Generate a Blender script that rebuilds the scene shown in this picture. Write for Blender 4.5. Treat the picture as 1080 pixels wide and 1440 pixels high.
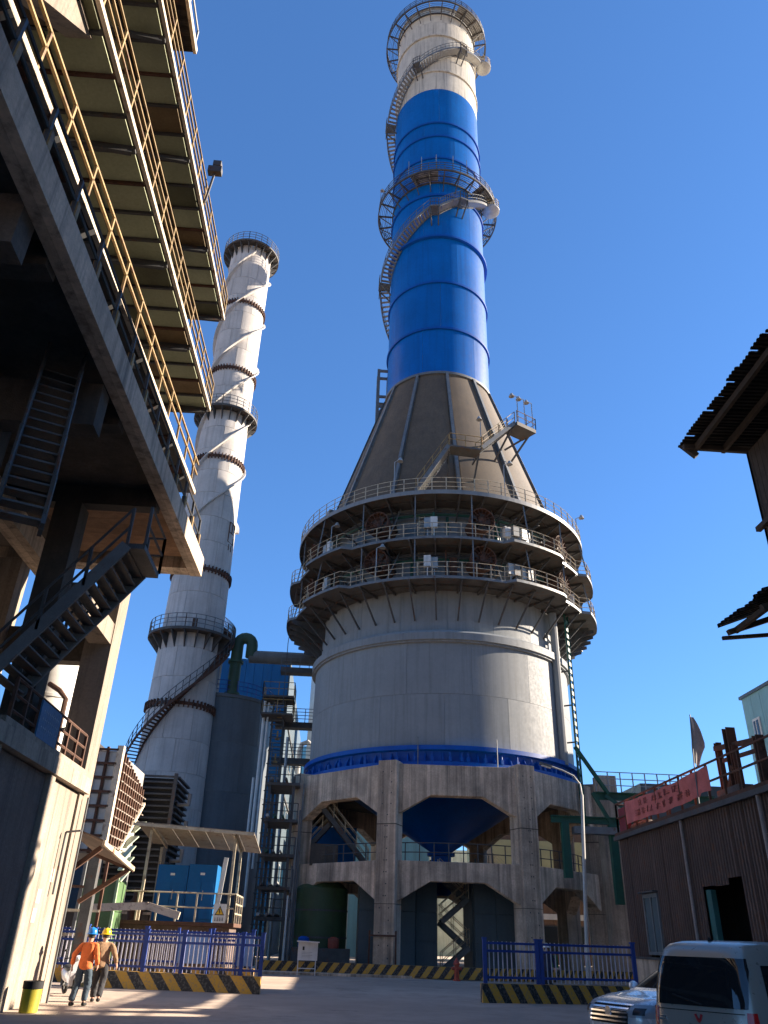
import bpy, bmesh, math, random
from mathutils import Vector, Matrix, Quaternion
random.seed(7)
for o in list(bpy.data.objects): bpy.data.objects.remove(o)
SC = bpy.context.scene
COL = SC.collection
rad = math.radians
sin, cos, pi = math.sin, math.cos, math.pi

# ------------------------------------------------------------------ camera
FPX, PITCH, ROLL, YAW, CAM = 1082.0, rad(29.0), rad(1.9), rad(3.0), Vector((0, 0, 1.8))
_f = Vector((sin(YAW)*cos(PITCH), cos(YAW)*cos(PITCH), sin(PITCH)))
_r0 = Vector((cos(YAW), -sin(YAW), 0)); _u0 = _r0.cross(_f)
_r = _r0*cos(ROLL) + _u0*sin(ROLL); _u = _u0*cos(ROLL) - _r0*sin(ROLL)
cam = bpy.data.cameras.new('camera'); camo = bpy.data.objects.new('camera', cam); COL.objects.link(camo)
mw = Matrix((( _r.x, _u.x, -_f.x, CAM.x), (_r.y, _u.y, -_f.y, CAM.y), (_r.z, _u.z, -_f.z, CAM.z), (0, 0, 0, 1)))
camo.matrix_world = mw
cam.sensor_fit = 'VERTICAL'; cam.sensor_height = 24.0; cam.lens = FPX/1440*24.0
cam.clip_start = 0.1; cam.clip_end = 3000
SC.camera = camo

# ------------------------------------------------------------------ sky, sun, exposure
SUN_EL, SUN_AZ = rad(21.5), rad(8.0)            # azimuth from +X towards +Y
SUN = Vector((cos(SUN_AZ)*cos(SUN_EL), sin(SUN_AZ)*cos(SUN_EL), sin(SUN_EL)))
w = bpy.data.worlds.new('World'); SC.world = w; w.use_nodes = True
nt = w.node_tree; nt.nodes.clear()
sky = nt.nodes.new('ShaderNodeTexSky'); sky.sky_type = 'NISHITA'; sky.sun_disc = False
sky.sun_elevation = SUN_EL; sky.sun_rotation = pi/2 - SUN_AZ
sky.altitude = 0; sky.air_density = 1.0; sky.dust_density = 0.2; sky.ozone_density = 4.0
bg = nt.nodes.new('ShaderNodeBackground'); bg.inputs['Strength'].default_value = 0.05
out = nt.nodes.new('ShaderNodeOutputWorld')
tint = nt.nodes.new('ShaderNodeMix'); tint.data_type = 'RGBA'; tint.blend_type = 'MULTIPLY'; tint.inputs[0].default_value = 1.0; tint.inputs[7].default_value = (.58, .93, 1.36, 1)
gm = nt.nodes.new('ShaderNodeGamma'); gm.inputs['Gamma'].default_value = .8; nt.links.new(sky.outputs[0], gm.inputs[0])
nt.links.new(gm.outputs[0], tint.inputs[6]); nt.links.new(tint.outputs[2], bg.inputs[0]); nt.links.new(bg.outputs[0], out.inputs[0])
sl = bpy.data.lights.new('sun', 'SUN'); sl.energy = 5.0; sl.angle = rad(0.5); sl.color = (1.0, 0.86, 0.70)
so = bpy.data.objects.new('sun', sl); COL.objects.link(so)
so.rotation_euler = SUN.to_track_quat('Z', 'Y').to_euler(); so.location = (60, 10, 60)
vs = SC.view_settings; vs.view_transform = 'Standard'; vs.look = 'None'; vs.exposure = 2.35; vs.gamma = 1.0; vs.use_curve_mapping = False

# ------------------------------------------------------------------ placement helpers (photo survey -> metres)
def ray(x, y): return _r*((x-540)/FPX) - _u*((y-720)/FPX) + _f
def aY(x, y, Y): d = ray(x, y); return CAM + d*(Y/d.y)
def aX(x, y, X): d = ray(x, y); return CAM + d*(X/d.x)
def aZ(x, y, z): d = ray(x, y); return CAM + d*((z-CAM.z)/d.z)

# ------------------------------------------------------------------ mesh builder
class MB:
    def __init__(s): s.v = []; s.f = []
    def add(s, vs, fs):
        n = len(s.v); s.v += [tuple(v) for v in vs]; s.f += [tuple(i+n for i in f) for f in fs]; return s
    def box(s, lo, hi):
        x0, y0, z0 = lo; x1, y1, z1 = hi
        return s.add([(x0,y0,z0),(x1,y0,z0),(x1,y1,z0),(x0,y1,z0),(x0,y0,z1),(x1,y0,z1),(x1,y1,z1),(x0,y1,z1)],
              [(0,3,2,1),(4,5,6,7),(0,1,5,4),(1,2,6,5),(2,3,7,6),(3,0,4,7)])
    def bar(s, p0, p1, w, h=None, up=(0,0,1)):
        h = w if h is None else h
        p0, p1 = Vector(p0), Vector(p1); d = (p1-p0)
        if d.length < 1e-6: return s
        d.normalize(); u = Vector(up)
        if abs(d.dot(u)) > .98: u = Vector((0,1,0)) if abs(d.y) < .9 else Vector((1,0,0))
        a = d.cross(u).normalized(); b = a.cross(d).normalized()
        a *= w/2; b *= h/2
        vs = [p+q for p in (p0, p1) for q in (-a-b, a-b, a+b, -a+b)]
        return s.add(vs, [(0,3,2,1),(4,5,6,7),(0,1,5,4),(1,2,6,5),(2,3,7,6),(3,0,4,7)])
    def tube(s, pts, r, n=6, close=False):
        pts = [Vector(p) for p in pts]; m = len(pts)
        rs = r if isinstance(r, (list, tuple)) else [r]*m
        vs = []; fs = []; prev = None
        for i, p in enumerate(pts):
            a = pts[(i-1) % m] if (close or i > 0) else pts[i]
            b = pts[(i+1) % m] if (close or i < m-1) else pts[i]
            t = (b-a).normalized()
            if prev is None:
                u = Vector((0,0,1)) if abs(t.z) < .9 else Vector((1,0,0))
                x = t.cross(u).normalized()
            else:
                x = (prev - t*prev.dot(t)).normalized()
            prev = x; y = t.cross(x)
            for k in range(n):
                an = 2*pi*k/n; vs.append(p + (x*cos(an) + y*sin(an))*rs[i])
        for i in range(m if close else m-1):
            j = (i+1) % m
            for k in range(n):
                l = (k+1) % n; fs.append((i*n+k, i*n+l, j*n+l, j*n+k))
        if not close:
            fs.append(tuple(range(n-1, -1, -1))); fs.append(tuple((m-1)*n+k for k in range(n)))
        return s.add(vs, fs)
    def lathe(s, prof, n=64, c=(0,0), a0=0.0, a1=2*pi, closed=False):
        full = abs(a1-a0-2*pi) < 1e-6; m = n if full else n+1; k = len(prof); vs = []; fs = []
        for i in range(m):
            a = a0 + (a1-a0)*i/n
            for (r, z) in prof: vs.append((c[0]+r*sin(a), c[1]-r*cos(a), z))
        for i in range(n):
            j = (i+1) % m
            for q in range(k if closed else k-1):
                p = (q+1) % k
                fs.append((i*k+q, j*k+q, j*k+p, i*k+p))
        if closed and not full:
            fs.append(tuple(range(k))); fs.append(tuple((m-1)*k+q for q in reversed(range(k))))
        return s.add(vs, fs)
    def prism(s, poly, o, ux, uy, uz, t):
        """extrude 2-D polygon (in ux,uy at o) along uz by t"""
        o, ux, uy, uz = Vector(o), Vector(ux), Vector(uy), Vector(uz); n = len(poly)
        vs = [o+ux*a+uy*b for a, b in poly] + [o+ux*a+uy*b+uz*t for a, b in poly]
        fs = [tuple(range(n-1,-1,-1)), tuple(range(n, 2*n))] + [(i, (i+1) % n, n+(i+1) % n, n+i) for i in range(n)]
        return s.add(vs, fs)
    def quad(s, a, b, c, d): return s.add([a,b,c,d], [(0,1,2,3)])
    def ibeam(s, p0, p1, w, h, t=.03, up=(0,0,1)):
        p0, p1 = Vector(p0), Vector(p1); d = (p1-p0).normalized(); u = Vector(up)
        a = d.cross(u).normalized(); b = a.cross(d).normalized()
        s.bar(p0+b*(h/2-t/2), p1+b*(h/2-t/2), w, t, up); s.bar(p0-b*(h/2-t/2), p1-b*(h/2-t/2), w, t, up)
        return s.bar(p0, p1, t, h-2*t, up)
    def rail(s, pts, h=1.1, r=.03, nr=2, close=False, post=True, mid=None):
        pts = [Vector(p) for p in pts]
        for k in range(nr):
            z = Vector((0,0,h*(1-k/nr)))
            s.tube([p+z for p in pts], r, 5, close)
        if post:
            for p in pts: s.bar(p, p+Vector((0,0,h)), r*2, r*2)
        return s
    def corr(s, o, u, v, L, H, pitch=.2, dep=.04, nrm=None, th=.012):
        """corrugated sheet: ribs run along v, repeat along u"""
        o, u, v = Vector(o), Vector(u).normalized(), Vector(v).normalized(); n = Vector(nrm) if nrm else u.cross(v)
        prof = []; x = 0.0
        while x < L-1e-4:
            for a, d in ((0,0),(.3,0),(.42,1),(.78,1),(.9,0)):
                if x+a*pitch <= L: prof.append((x+a*pitch, d*dep))
            x += pitch
        prof.append((L, 0)); m = len(prof); vs = []; fs = []
        for t in (0, -th):
            for a, d in prof: vs.append(o+u*a+n*(d+t)); 
            for a, d in prof: vs.append(o+u*a+n*(d+t)+v*H)
        for i in range(m-1):
            fs.append((i, i+1, m+i+1, m+i)); fs.append((2*m+i+1, 2*m+i, 3*m+i, 3*m+i+1))
            fs.append((i+1, i, 2*m+i, 2*m+i+1)); fs.append((m+i, m+i+1, 3*m+i+1, 3*m+i))
        return s.add(vs, fs)

ORG = {}
def _mesh(name, mb, mat, off, smooth):
    me = bpy.data.meshes.new(name)
    me.from_pydata([(x-off[0], y-off[1], z-off[2]) for x, y, z in mb.v], [], mb.f); me.update()
    if mat: me.materials.append(mat)
    if smooth:
        bm = bmesh.new(); bm.from_mesh(me); bmesh.ops.recalc_face_normals(bm, faces=bm.faces)
        for f in bm.faces: f.smooth = True
        for e in bm.edges:
            if len(e.link_faces) == 2 and e.calc_face_angle(0) > rad(35): e.smooth = False
        bm.to_mesh(me); bm.free()
    else:
        bm = bmesh.new(); bm.from_mesh(me); bmesh.ops.recalc_face_normals(bm, faces=bm.faces); bm.to_mesh(me); bm.free()
    return me
def props(o, label=None, cat=None, group=None, kind=None):
    if label: o['label'] = label
    if cat: o['category'] = cat
    if group: o['group'] = group
    if kind: o['kind'] = kind
    return o
def thing(name, loc, label, cat, group=None):
    o = bpy.data.objects.new(name, None); COL.objects.link(o); o.location = loc; o.empty_display_size = .3
    ORG[o.name] = Vector(loc); return props(o, label, cat, group)
def O(name, mb, mat, parent=None, smooth=False, label=None, cat=None, group=None, kind=None):
    """link one mesh; coordinates of mb are world metres"""
    if parent is None:
        xs, ys, zs = zip(*mb.v); off = Vector(((min(xs)+max(xs))/2, (min(ys)+max(ys))/2, min(zs)))
        loc = off
    else: off = ORG[parent.name]; loc = Vector((0,0,0))
    o = bpy.data.objects.new(name, _mesh(name, mb, mat, off, smooth)); COL.objects.link(o); o.location = loc
    o.parent = parent; ORG[o.name] = off
    return props(o, label, cat, group, kind)
def dup(src, parent, rotz=0.0, loc=(0,0,0), name=None):
    c = src.copy(); COL.objects.link(c); c.parent = parent; c.location = loc; c.rotation_euler = (0,0,rotz)
    ORG[c.name] = ORG[src.name]; return c
def tree_copy(src, parent=None):
    c = src.copy(); COL.objects.link(c); c.parent = parent; ORG[c.name] = ORG.get(src.name, Vector((0,0,0)))
    for ch in src.children: tree_copy(ch, c)
    return c
def move(root, loc, rotz=0.0, rot=None):
    root.location = loc; root.rotation_euler = rot or (0,0,rotz); return root

# ------------------------------------------------------------------ procedural materials
MATS = {}
ALB = 1.0
def M(name, col, rough=.65, metal=0.0, var=.22, scale=1.2, streak=0.0, bump=.15, rust=0.0, rustcol=(.12,.05,.025), spec=.4, coat=0.0, bscale=30.0, dirt=0.0, dirtcol=(.06,.05,.045), boards=0.0):
    if name in MATS: return MATS[name]
    col = tuple(c*ALB for c in col); dirtcol = tuple(c*.7 for c in dirtcol); rustcol = tuple(c*.75 for c in rustcol)
    m = bpy.data.materials.new(name); m.use_nodes = True; MATS[name] = m
    t = m.node_tree; N = t.nodes; L = t.links; b = N['Principled BSDF']
    b.inputs['Roughness'].default_value = rough; b.inputs['Metallic'].default_value = metal
    b.inputs['Specular IOR Level'].default_value = spec; b.inputs['Coat Weight'].default_value = coat; b.inputs['Diffuse Roughness'].default_value = .9
    tc = N.new('ShaderNodeTexCoord'); oi = N.new('ShaderNodeObjectInfo')
    mul = N.new('ShaderNodeMath'); mul.operation = 'MULTIPLY'; mul.inputs[1].default_value = 37.0; L.new(oi.outputs['Random'], mul.inputs[0])
    va = N.new('ShaderNodeVectorMath'); va.operation = 'ADD'; L.new(tc.outputs['Object'], va.inputs[0]); L.new(mul.outputs[0], va.inputs[1])
    vec = va.outputs[0]
    def noise(sc, det=5, rgh=.6, v=vec):
        n = N.new('ShaderNodeTexNoise'); n.inputs['Scale'].default_value = sc; n.inputs['Detail'].default_value = det; n.inputs['Roughness'].default_value = rgh
        L.new(v, n.inputs['Vector']); return n.outputs['Fac']
    def ramp(fac, a, b_):
        r = N.new('ShaderNodeMapRange'); r.inputs[1].default_value = a; r.inputs[2].default_value = b_; L.new(fac, r.inputs[0]); r.clamp = True; return r.outputs[0]
    def mix(f, a, c, typ='MIX'):
        x = N.new('ShaderNodeMix'); x.data_type = 'RGBA'; x.blend_type = typ
        (L.new(f, x.inputs[0]) if not isinstance(f, float) else setattr(x.inputs[0], 'default_value', f))
        for s, i in ((a, 6), (c, 7)):
            if isinstance(s, tuple): x.inputs[i].default_value = (*s, 1)
            else: L.new(s, x.inputs[i])
        return x.outputs[2]
    lo = tuple(c*(1-var) for c in col); hi = tuple(min(c*(1+var), 1) for c in col)
    c = mix(ramp(noise(scale), .3, .7), lo, hi)
    rv = N.new('ShaderNodeMapRange'); rv.inputs[3].default_value = 1-var*.35; rv.inputs[4].default_value = 1+var*.35; L.new(oi.outputs['Random'], rv.inputs[0])
    vm = N.new('ShaderNodeVectorMath'); vm.operation = 'SCALE'; L.new(c, vm.inputs[0]); L.new(rv.outputs[0], vm.inputs['Scale']); c = vm.outputs[0]
    fine = noise(scale*14, 4)
    c = mix(ramp(fine, .35, .75), c, mix(min(.6, var*2.2), c, tuple(x*.6 for x in col)))
    if streak:
        mp = N.new('ShaderNodeMapping'); mp.inputs['Scale'].default_value = (2.6, 2.6, .10); L.new(vec, mp.inputs[0])
        s = ramp(noise(1.3, 6, .65, mp.outputs[0]), .48, .72)
        k = N.new('ShaderNodeMath'); k.operation = 'MULTIPLY'; k.inputs[1].default_value = streak; L.new(s, k.inputs[0])
        c = mix(k.outputs[0], c, dirtcol)
    if dirt:
        s = ramp(noise(.45, 6, .7), .45, .75)
        k = N.new('ShaderNodeMath'); k.operation = 'MULTIPLY'; k.inputs[1].default_value = dirt; L.new(s, k.inputs[0])
        c = mix(k.outputs[0], c, dirtcol)
    if rust:
        s = ramp(noise(2.2, 8, .7), .62-rust*.25, .68)
        c = mix(s, c, mix(ramp(noise(9.0), .3, .7), rustcol, tuple(x*1.9 for x in rustcol)))
    L.new(c, b.inputs['Base Color'])
    rr = N.new('ShaderNodeMapRange'); rr.inputs[3].default_value = max(rough-.12, .03); rr.inputs[4].default_value = min(rough+.15, 1); L.new(fine, rr.inputs[0]); L.new(rr.outputs[0], b.inputs['Roughness'])
    if boards:      # shutter-board impressions
        sx = N.new('ShaderNodeSeparateXYZ'); L.new(tc.outputs['Object'], sx.inputs[0])
        f1 = N.new('ShaderNodeMath'); f1.operation = 'DIVIDE'; L.new(sx.outputs[0], f1.inputs[0]); f1.inputs[1].default_value = boards
        wn = N.new('ShaderNodeTexWhiteNoise'); wn.noise_dimensions = '1D'; fl_ = N.new('ShaderNodeMath'); fl_.operation = 'FLOOR'; L.new(f1.outputs[0], fl_.inputs[0]); L.new(fl_.outputs[0], wn.inputs['W'])
        bc = N.new('ShaderNodeMapRange'); bc.inputs[3].default_value = .72; bc.inputs[4].default_value = 1.12; L.new(wn.outputs['Value'], bc.inputs[0])
        fr_ = N.new('ShaderNodeMath'); fr_.operation = 'FRACT'; L.new(f1.outputs[0], fr_.inputs[0])
        ln_ = ramp(fr_.outputs[0], .0, .10); ml = N.new('ShaderNodeMath'); ml.operation = 'MULTIPLY'; l2_ = N.new('ShaderNodeMapRange'); l2_.inputs[3].default_value = .62; l2_.inputs[4].default_value = 1.0; L.new(ln_, l2_.inputs[0]); L.new(l2_.outputs[0], ml.inputs[0]); L.new(bc.outputs[0], ml.inputs[1])
        vb = N.new('ShaderNodeVectorMath'); vb.operation = 'SCALE'; L.new(c, vb.inputs[0]); L.new(ml.outputs[0], vb.inputs['Scale']); c = vb.outputs[0]; L.new(c, b.inputs['Base Color'])
    if bump:
        bp = N.new('ShaderNodeBump'); bp.inputs['Strength'].default_value = bump; bp.inputs['Distance'].default_value = .02
        L.new(noise(bscale, 4), bp.inputs['Height']); L.new(bp.outputs[0], b.inputs['Normal'])
    return m
def Mglass(name, col=(.02,.025,.03), rough=.06):
    if name in MATS: return MATS[name]
    m = bpy.data.materials.new(name); m.use_nodes = True; MATS[name] = m; b = m.node_tree.nodes['Principled BSDF']
    b.inputs['Base Color'].default_value = (*col, 1); b.inputs['Roughness'].default_value = rough; b.inputs['Specular IOR Level'].default_value = .8
    return m
def Mstripe(name, d1=1.0, d2=1.0, pitch=.62, ang=1):
    """worn black and yellow diagonal paint, object space x (along) and z (up)"""
    m = bpy.data.materials.new(name); m.use_nodes = True; t = m.node_tree; N = t.nodes; L = t.links; b = N['Principled BSDF']
    tc = N.new('ShaderNodeTexCoord'); sp = N.new('ShaderNodeSeparateXYZ'); L.new(tc.outputs['Object'], sp.inputs[0])
    def math_(op, a, c):
        n = N.new('ShaderNodeMath'); n.operation = op
        for i, q in enumerate((a, c)):
            if isinstance(q, (int, float)): n.inputs[i].default_value = q
            else: L.new(q, n.inputs[i])
        return n.outputs[0]
    u = math_('ADD', math_('ADD', sp.outputs[0], sp.outputs[1]), math_('MULTIPLY', sp.outputs[2], ang))
    fr = math_('FRACT', math_('ADD', math_('DIVIDE', u, pitch), 50.0), 0)
    nz = N.new('ShaderNodeTexNoise'); nz.inputs['Scale'].default_value = 14; nz.inputs['Detail'].default_value = 6; L.new(tc.outputs['Object'], nz.inputs['Vector'])
    st = math_('GREATER_THAN', math_('ADD', fr, math_('MULTIPLY', math_('SUBTRACT', nz.outputs['Fac'], .5), .06)), .5)
    mx = N.new('ShaderNodeMix'); mx.data_type = 'RGBA'; L.new(st, mx.inputs[0])
    mx.inputs[6].default_value = (.50, .27, .03, 1); mx.inputs[7].default_value = (.018, .017, .017, 1)
    wr = N.new('ShaderNodeMapRange'); wr.inputs[1].default_value = .48; wr.inputs[2].default_value = .8; L.new(nz.outputs['Fac'], wr.inputs[0])
    m2 = N.new('ShaderNodeMix'); m2.data_type = 'RGBA'; L.new(wr.outputs[0], m2.inputs[0]); L.new(mx.outputs[2], m2.inputs[6]); m2.inputs[7].default_value = (.16, .14, .12, 1)
    L.new(m2.outputs[2], b.inputs['Base Color']); b.inputs['Roughness'].default_value = .7
    return m

CONC   = M('board_marked_concrete', (.64,.50,.37), .9, var=.28, scale=.7, streak=.7, bump=.5, dirt=.5, boards=.24)
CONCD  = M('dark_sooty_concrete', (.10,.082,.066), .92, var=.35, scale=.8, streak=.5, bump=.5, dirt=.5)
CONCL  = M('weathered_light_concrete', (.36,.295,.23), .92, var=.3, scale=.9, streak=.65, bump=.8, dirt=.45)
DRUM   = M('grey_tank_paint', (.25,.268,.275), .6, spec=.2, var=.09, scale=.35, streak=.28, bump=.06)
UPW    = M('grey_wall_paint', (.22,.23,.235), .5, var=.1, scale=.35, streak=.25, bump=.06)
BLUE   = M('blue_tank_paint', (.0006,.125,.46), .42, var=.12, scale=.3, streak=.32, dirt=.12, bump=.03, spec=.15, dirtcol=(.01,.05,.22))
BLUED  = M('deep_blue_paint', (.002,.085,.40), .45, spec=.2, var=.15, scale=.5, streak=.2, bump=.05)
STACKG = M('grey_stack_paint', (.56,.53,.46), .6, var=.10, scale=.35, streak=.6, bump=.08, dirt=.15)
CONE   = M('brown_weathered_cone', (.125,.088,.055), .75, var=.16, scale=.5, streak=.35, bump=.1, dirt=.3)
STEEL  = M('dark_steel', (.085,.085,.085), .6, .3, var=.3, scale=2, rust=.25)
STEELG = M('grey_steel', (.16,.168,.172), .55, .2, var=.2, scale=2, rust=.15)
GALV   = M('galvanised_steel', (.36,.36,.35), .5, .4, var=.15, scale=3)
DECK   = M('deck_plate', (.10,.095,.088), .7, .1, var=.3, scale=1.5, rust=.3)
RAILY  = M('yellow_rail_paint', (.34,.225,.085), .65, var=.3, scale=3, rust=.45)
RAILP  = M('pale_rail_paint', (.50,.43,.31), .55, var=.25, scale=3, rust=.35)
RUST   = M('rusted_steel', (.105,.052,.034), .85, .1, var=.4, scale=3, rust=.4)
GREEN  = M('green_pipe_paint', (.012,.085,.055), .5, var=.2, scale=2, streak=.3)
GREENP = M('faded_green_panel', (.44,.47,.30), .8, var=.2, scale=.9, streak=0, dirt=.4, dirtcol=(.13,.09,.05), bump=.1)
CREAM  = M('cream_edge_paint', (.62,.53,.40), .7, var=.2, scale=1.5, rust=.3)
CHIM   = M('pale_chimney_paint', (.56,.53,.50), .7, var=.10, scale=.5, streak=.3, bump=.1, dirt=.15)
SILO   = M('slate_green_cladding', (.13,.15,.165), .5, var=.12, scale=.5, streak=.25, bump=.03)
SLATE  = M('slate_blue_cladding', (.075,.105,.125), .5, var=.12, scale=.5, streak=.2, bump=.03)
BLUEB  = M('blue_cladding', (.004,.12,.32), .5, spec=.2, var=.1, scale=.4, streak=.15, bump=.03)
TEAL   = M('pale_teal_cladding', (.22,.42,.45), .5, var=.08, scale=.4, streak=.2, bump=.03)
CYAN   = M('bright_cyan_cladding', (.20,.50,.62), .5, var=.1, scale=.4, streak=.2, bump=.03)
BROWN  = M('brown_corrugated_steel', (.11,.07,.056), .7, .1, var=.25, scale=1.2, streak=.5, rust=.25, bump=.05)
DARKR  = M('dark_roof_sheet', (.035,.029,.025), .8, var=.35, scale=1.5, streak=.4, rust=.25)
WOOD   = M('weathered_timber', (.12,.09,.065), .9, var=.3, scale=3, streak=.4, bump=.5)
WHITE  = M('white_paint', (.68,.67,.64), .5, var=.1, scale=2, streak=.2, bump=.03)
BLACK  = M('black_rubber', (.015,.015,.016), .8, var=.2, scale=6)
FBLUE  = M('blue_fence_paint', (.02,.055,.27), .5, var=.15, scale=3, bump=.03)
FPALE  = M('pale_picket_paint', (.52,.50,.56), .5, var=.12, scale=4, bump=.03)
GLASSD = Mglass('dark_window_glass')
# ================================================================== ground
def ground_mat():
    m = bpy.data.materials.new('worn_concrete_yard'); m.use_nodes = True; t = m.node_tree; N = t.nodes; L = t.links; b = N['Principled BSDF']
    tc = N.new('ShaderNodeTexCoord'); g = tc.outputs['Object']
    def noise(sc, det=6, r=.6):
        n = N.new('ShaderNodeTexNoise'); n.inputs['Scale'].default_value = sc; n.inputs['Detail'].default_value = det; n.inputs['Roughness'].default_value = r; L.new(g, n.inputs['Vector']); return n.outputs['Fac']
    def mr(f, a, c, d=0., e=1.):
        n = N.new('ShaderNodeMapRange'); n.inputs[1].default_value = a; n.inputs[2].default_value = c; n.inputs[3].default_value = d; n.inputs[4].default_value = e; L.new(f, n.inputs[0]); return n.outputs[0]
    def mix(f, a, c):
        x = N.new('ShaderNodeMix'); x.data_type = 'RGBA'; L.new(f, x.inputs[0])
        for s, i in ((a, 6), (c, 7)):
            if isinstance(s, tuple): x.inputs[i].default_value = (*s, 1)
            else: L.new(s, x.inputs[i])
        return x.outputs[2]
    c = mix(mr(noise(.12), .35, .65), (.31,.235,.18), (.42,.325,.25))
    c = mix(mr(noise(.9, 8, .7), .42, .72), c, (.26,.20,.155))
    c = mix(mr(noise(22, 4), .55, .8, 0, .6), c, (.33,.28,.24))
    # tyre tracks: pairs of thin arcs left by turning trucks, broken up by noise
    wob = noise(.25, 3); brk = mr(noise(.5, 5, .7), .36, .6)
    def arc(cx, cy, R_, w_, k_):
        sb = N.new('ShaderNodeVectorMath'); sb.operation = 'DISTANCE'; L.new(g, sb.inputs[0]); sb.inputs[1].default_value = (cx, cy, -.5)
        def mt(op, a, c_):
            n = N.new('ShaderNodeMath'); n.operation = op
            for q, v in enumerate((a, c_)):
                if isinstance(v, (int, float)): n.inputs[q].default_value = v
                else: L.new(v, n.inputs[q])
            return n.outputs[0]
        d = mt('ABSOLUTE', mt('SUBTRACT', mt('ADD', sb.outputs['Value'], mt('MULTIPLY', wob, 1.2)), R_), 0)
        return mt('MULTIPLY', mt('MULTIPLY', mr(d, w_, w_*.35), brk), k_)
    for (cx, cy, R_, k_) in ((17,14,16.5,.75),(17,14,18.4,.7),(19,10,22,.6),(19,10,24,.55),(-16,52,24,.6),(-16,52,26,.6),(30,45,28,.5),(30,45,30,.5),(2,-30,52,.5),(2,-30,54,.5)):
        c = mix(arc(cx, cy, R_, .45, k_), c, (.085,.072,.064))
    c = mix(mr(noise(.55, 4, .75), .60, .72, 0, .7), c, (.10,.085,.075))
    c = mix(mr(noise(3.5, 8, .8), .60, .66, 0, .6), c, (.33,.28,.23))
    L.new(c, b.inputs['Base Color']); b.inputs['Roughness'].default_value = .9
    bp = N.new('ShaderNodeBump'); bp.inputs['Strength'].default_value = .35; bp.inputs['Distance'].default_value = .02; L.new(noise(14, 6), bp.inputs['Height']); L.new(bp.outputs[0], b.inputs['Normal'])
    return m
GM = ground_mat()
O('ground', MB().box((-900,-300,-.5), (900,1500,0)), GM, kind='structure')
# raised apron with kerb around the tower foot
mb = MB(); mb.box((-9,47.2,.001), (26,82,.12)); O('pavement', mb, CONC, kind='structure')
# ================================================================== main tower
TX, TY = 8.07, 60.0; TC = (TX, TY)
def tp(r, a, z): return Vector((TX+r*sin(a), TY-r*cos(a), z))
TW = thing('cooling_tower', (TX,TY,11.4), 'tall round tower, grey drum and brown cone under a blue and grey stack', 'tower')
def plate_course(parent, c, r0, z0, r1, z1, n, mat, phase=0.0, gap=.02, th=.03, segs=5, name='plate'):
    """one ring of curved plates, shared mesh, open joints between them"""
    st = 2*pi/n; g = gap/2/max(r0, .1)
    mb = MB(); mb.lathe([(r0-th, z0+gap/2), (r0, z0+gap/2), (r1, z1-gap/2), (r1-th, z1-gap/2)], segs, c, -st/2+g, st/2-g, closed=True)
    src = O(name, mb, mat, parent, smooth=True); src.rotation_euler = (0,0,phase)
    for k in range(1, n): dup(src, parent, phase+k*st)
# drum
DR = O('drum', MB().lathe([(9.86,12.6),(9.86,19.9),(9.52,20.5),(9.52,30.6)], 96, TC), DRUM, TW, True)
plate_course(DR, TC, 9.9, 12.7, 9.9, 16.15, 14, DRUM, .12)
plate_course(DR, TC, 9.9, 16.15, 9.9, 19.75, 14, DRUM, .31)
plate_course(DR, TC, 9.55, 20.6, 9.55, 23.7, 18, DRUM, .1)
plate_course(DR, TC, 9.55, 23.75, 9.55, 27.0, 24, UPW, .05)
plate_course(DR, TC, 9.55, 27.0, 9.55, 30.4, 24, UPW, .15)
O('flange_ring', MB().lathe([(9.5,20.75),(10.02,20.5),(10.22,20.35),(10.22,19.85),(10.08,19.85),(10.08,19.72),(9.85,19.72)], 96, TC), DRUM, TW, True)
# blue ring beam
RB = O('ring_beam', MB().lathe([(9.8,12.72),(10.3,12.72),(10.3,12.45),(9.98,12.40),(9.86,12.0),(9.86,11.75),(10.25,11.72),(10.25,11.46),(9.0,11.46)], 96, TC), BLUED, TW, True)
g = MB(); g.prism([(0,0),(.36,0),(.36,.12),(.06,.62),(0,.62)], tp(9.86,-.008,11.74), (0,-1,0), (0,0,1), (1,0,0), .05)
gs = O('gusset', g, BLUED, RB)
for k in range(1, 56): dup(gs, RB, 2*pi*k/56)
g = MB(); g.box((TX-.09,TY-10.27,11.73),(TX+.09,TY-10.05,12.02)); g.tube([(TX,TY-10.16,12.0),(TX,TY-10.16,12.3)], .05)
gs = O('anchor_bolt', g, BLUED, RB)
for k in range(56): dup(gs, RB, 2*pi*(k+.35)/56)
# lightning rods by the ring beam
for a in (-.27, .22):
    O('rod', MB().tube([tp(10.45,a,11.4), tp(10.45,a,13.2)], .035), STEELG, TW)
# pipe on drum and green cable ladder
O('riser_pipe', MB().tube([tp(10.15,.85,12.5), tp(10.15,.85,23.5)], .28, 10), DRUM, TW, True)
CT = MB()
for s in (-.30, .30):
    CT.bar(tp(10.75,.955+s/10.5,8.5), tp(10.75,.955+s/10.5,23.6), .10, .16)
O('cable_ladder', CT, GREEN, TW)
CL = bpy.data.objects[ 'cable_ladder']
rg = O('rung', MB().bar(tp(10.75,.93,9.0), tp(10.75,.98,9.0), .08, .3), GREEN, CL)
for k in range(1, 27): dup(rg, CL, 0, (0,0,k*.54))
for z in (14.2, 16.8, 19.3, 21.8):
    O('stay', MB().bar(tp(9.9,.95,z), tp(10.7,.95,z), .09), STEEL, CL)

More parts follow.
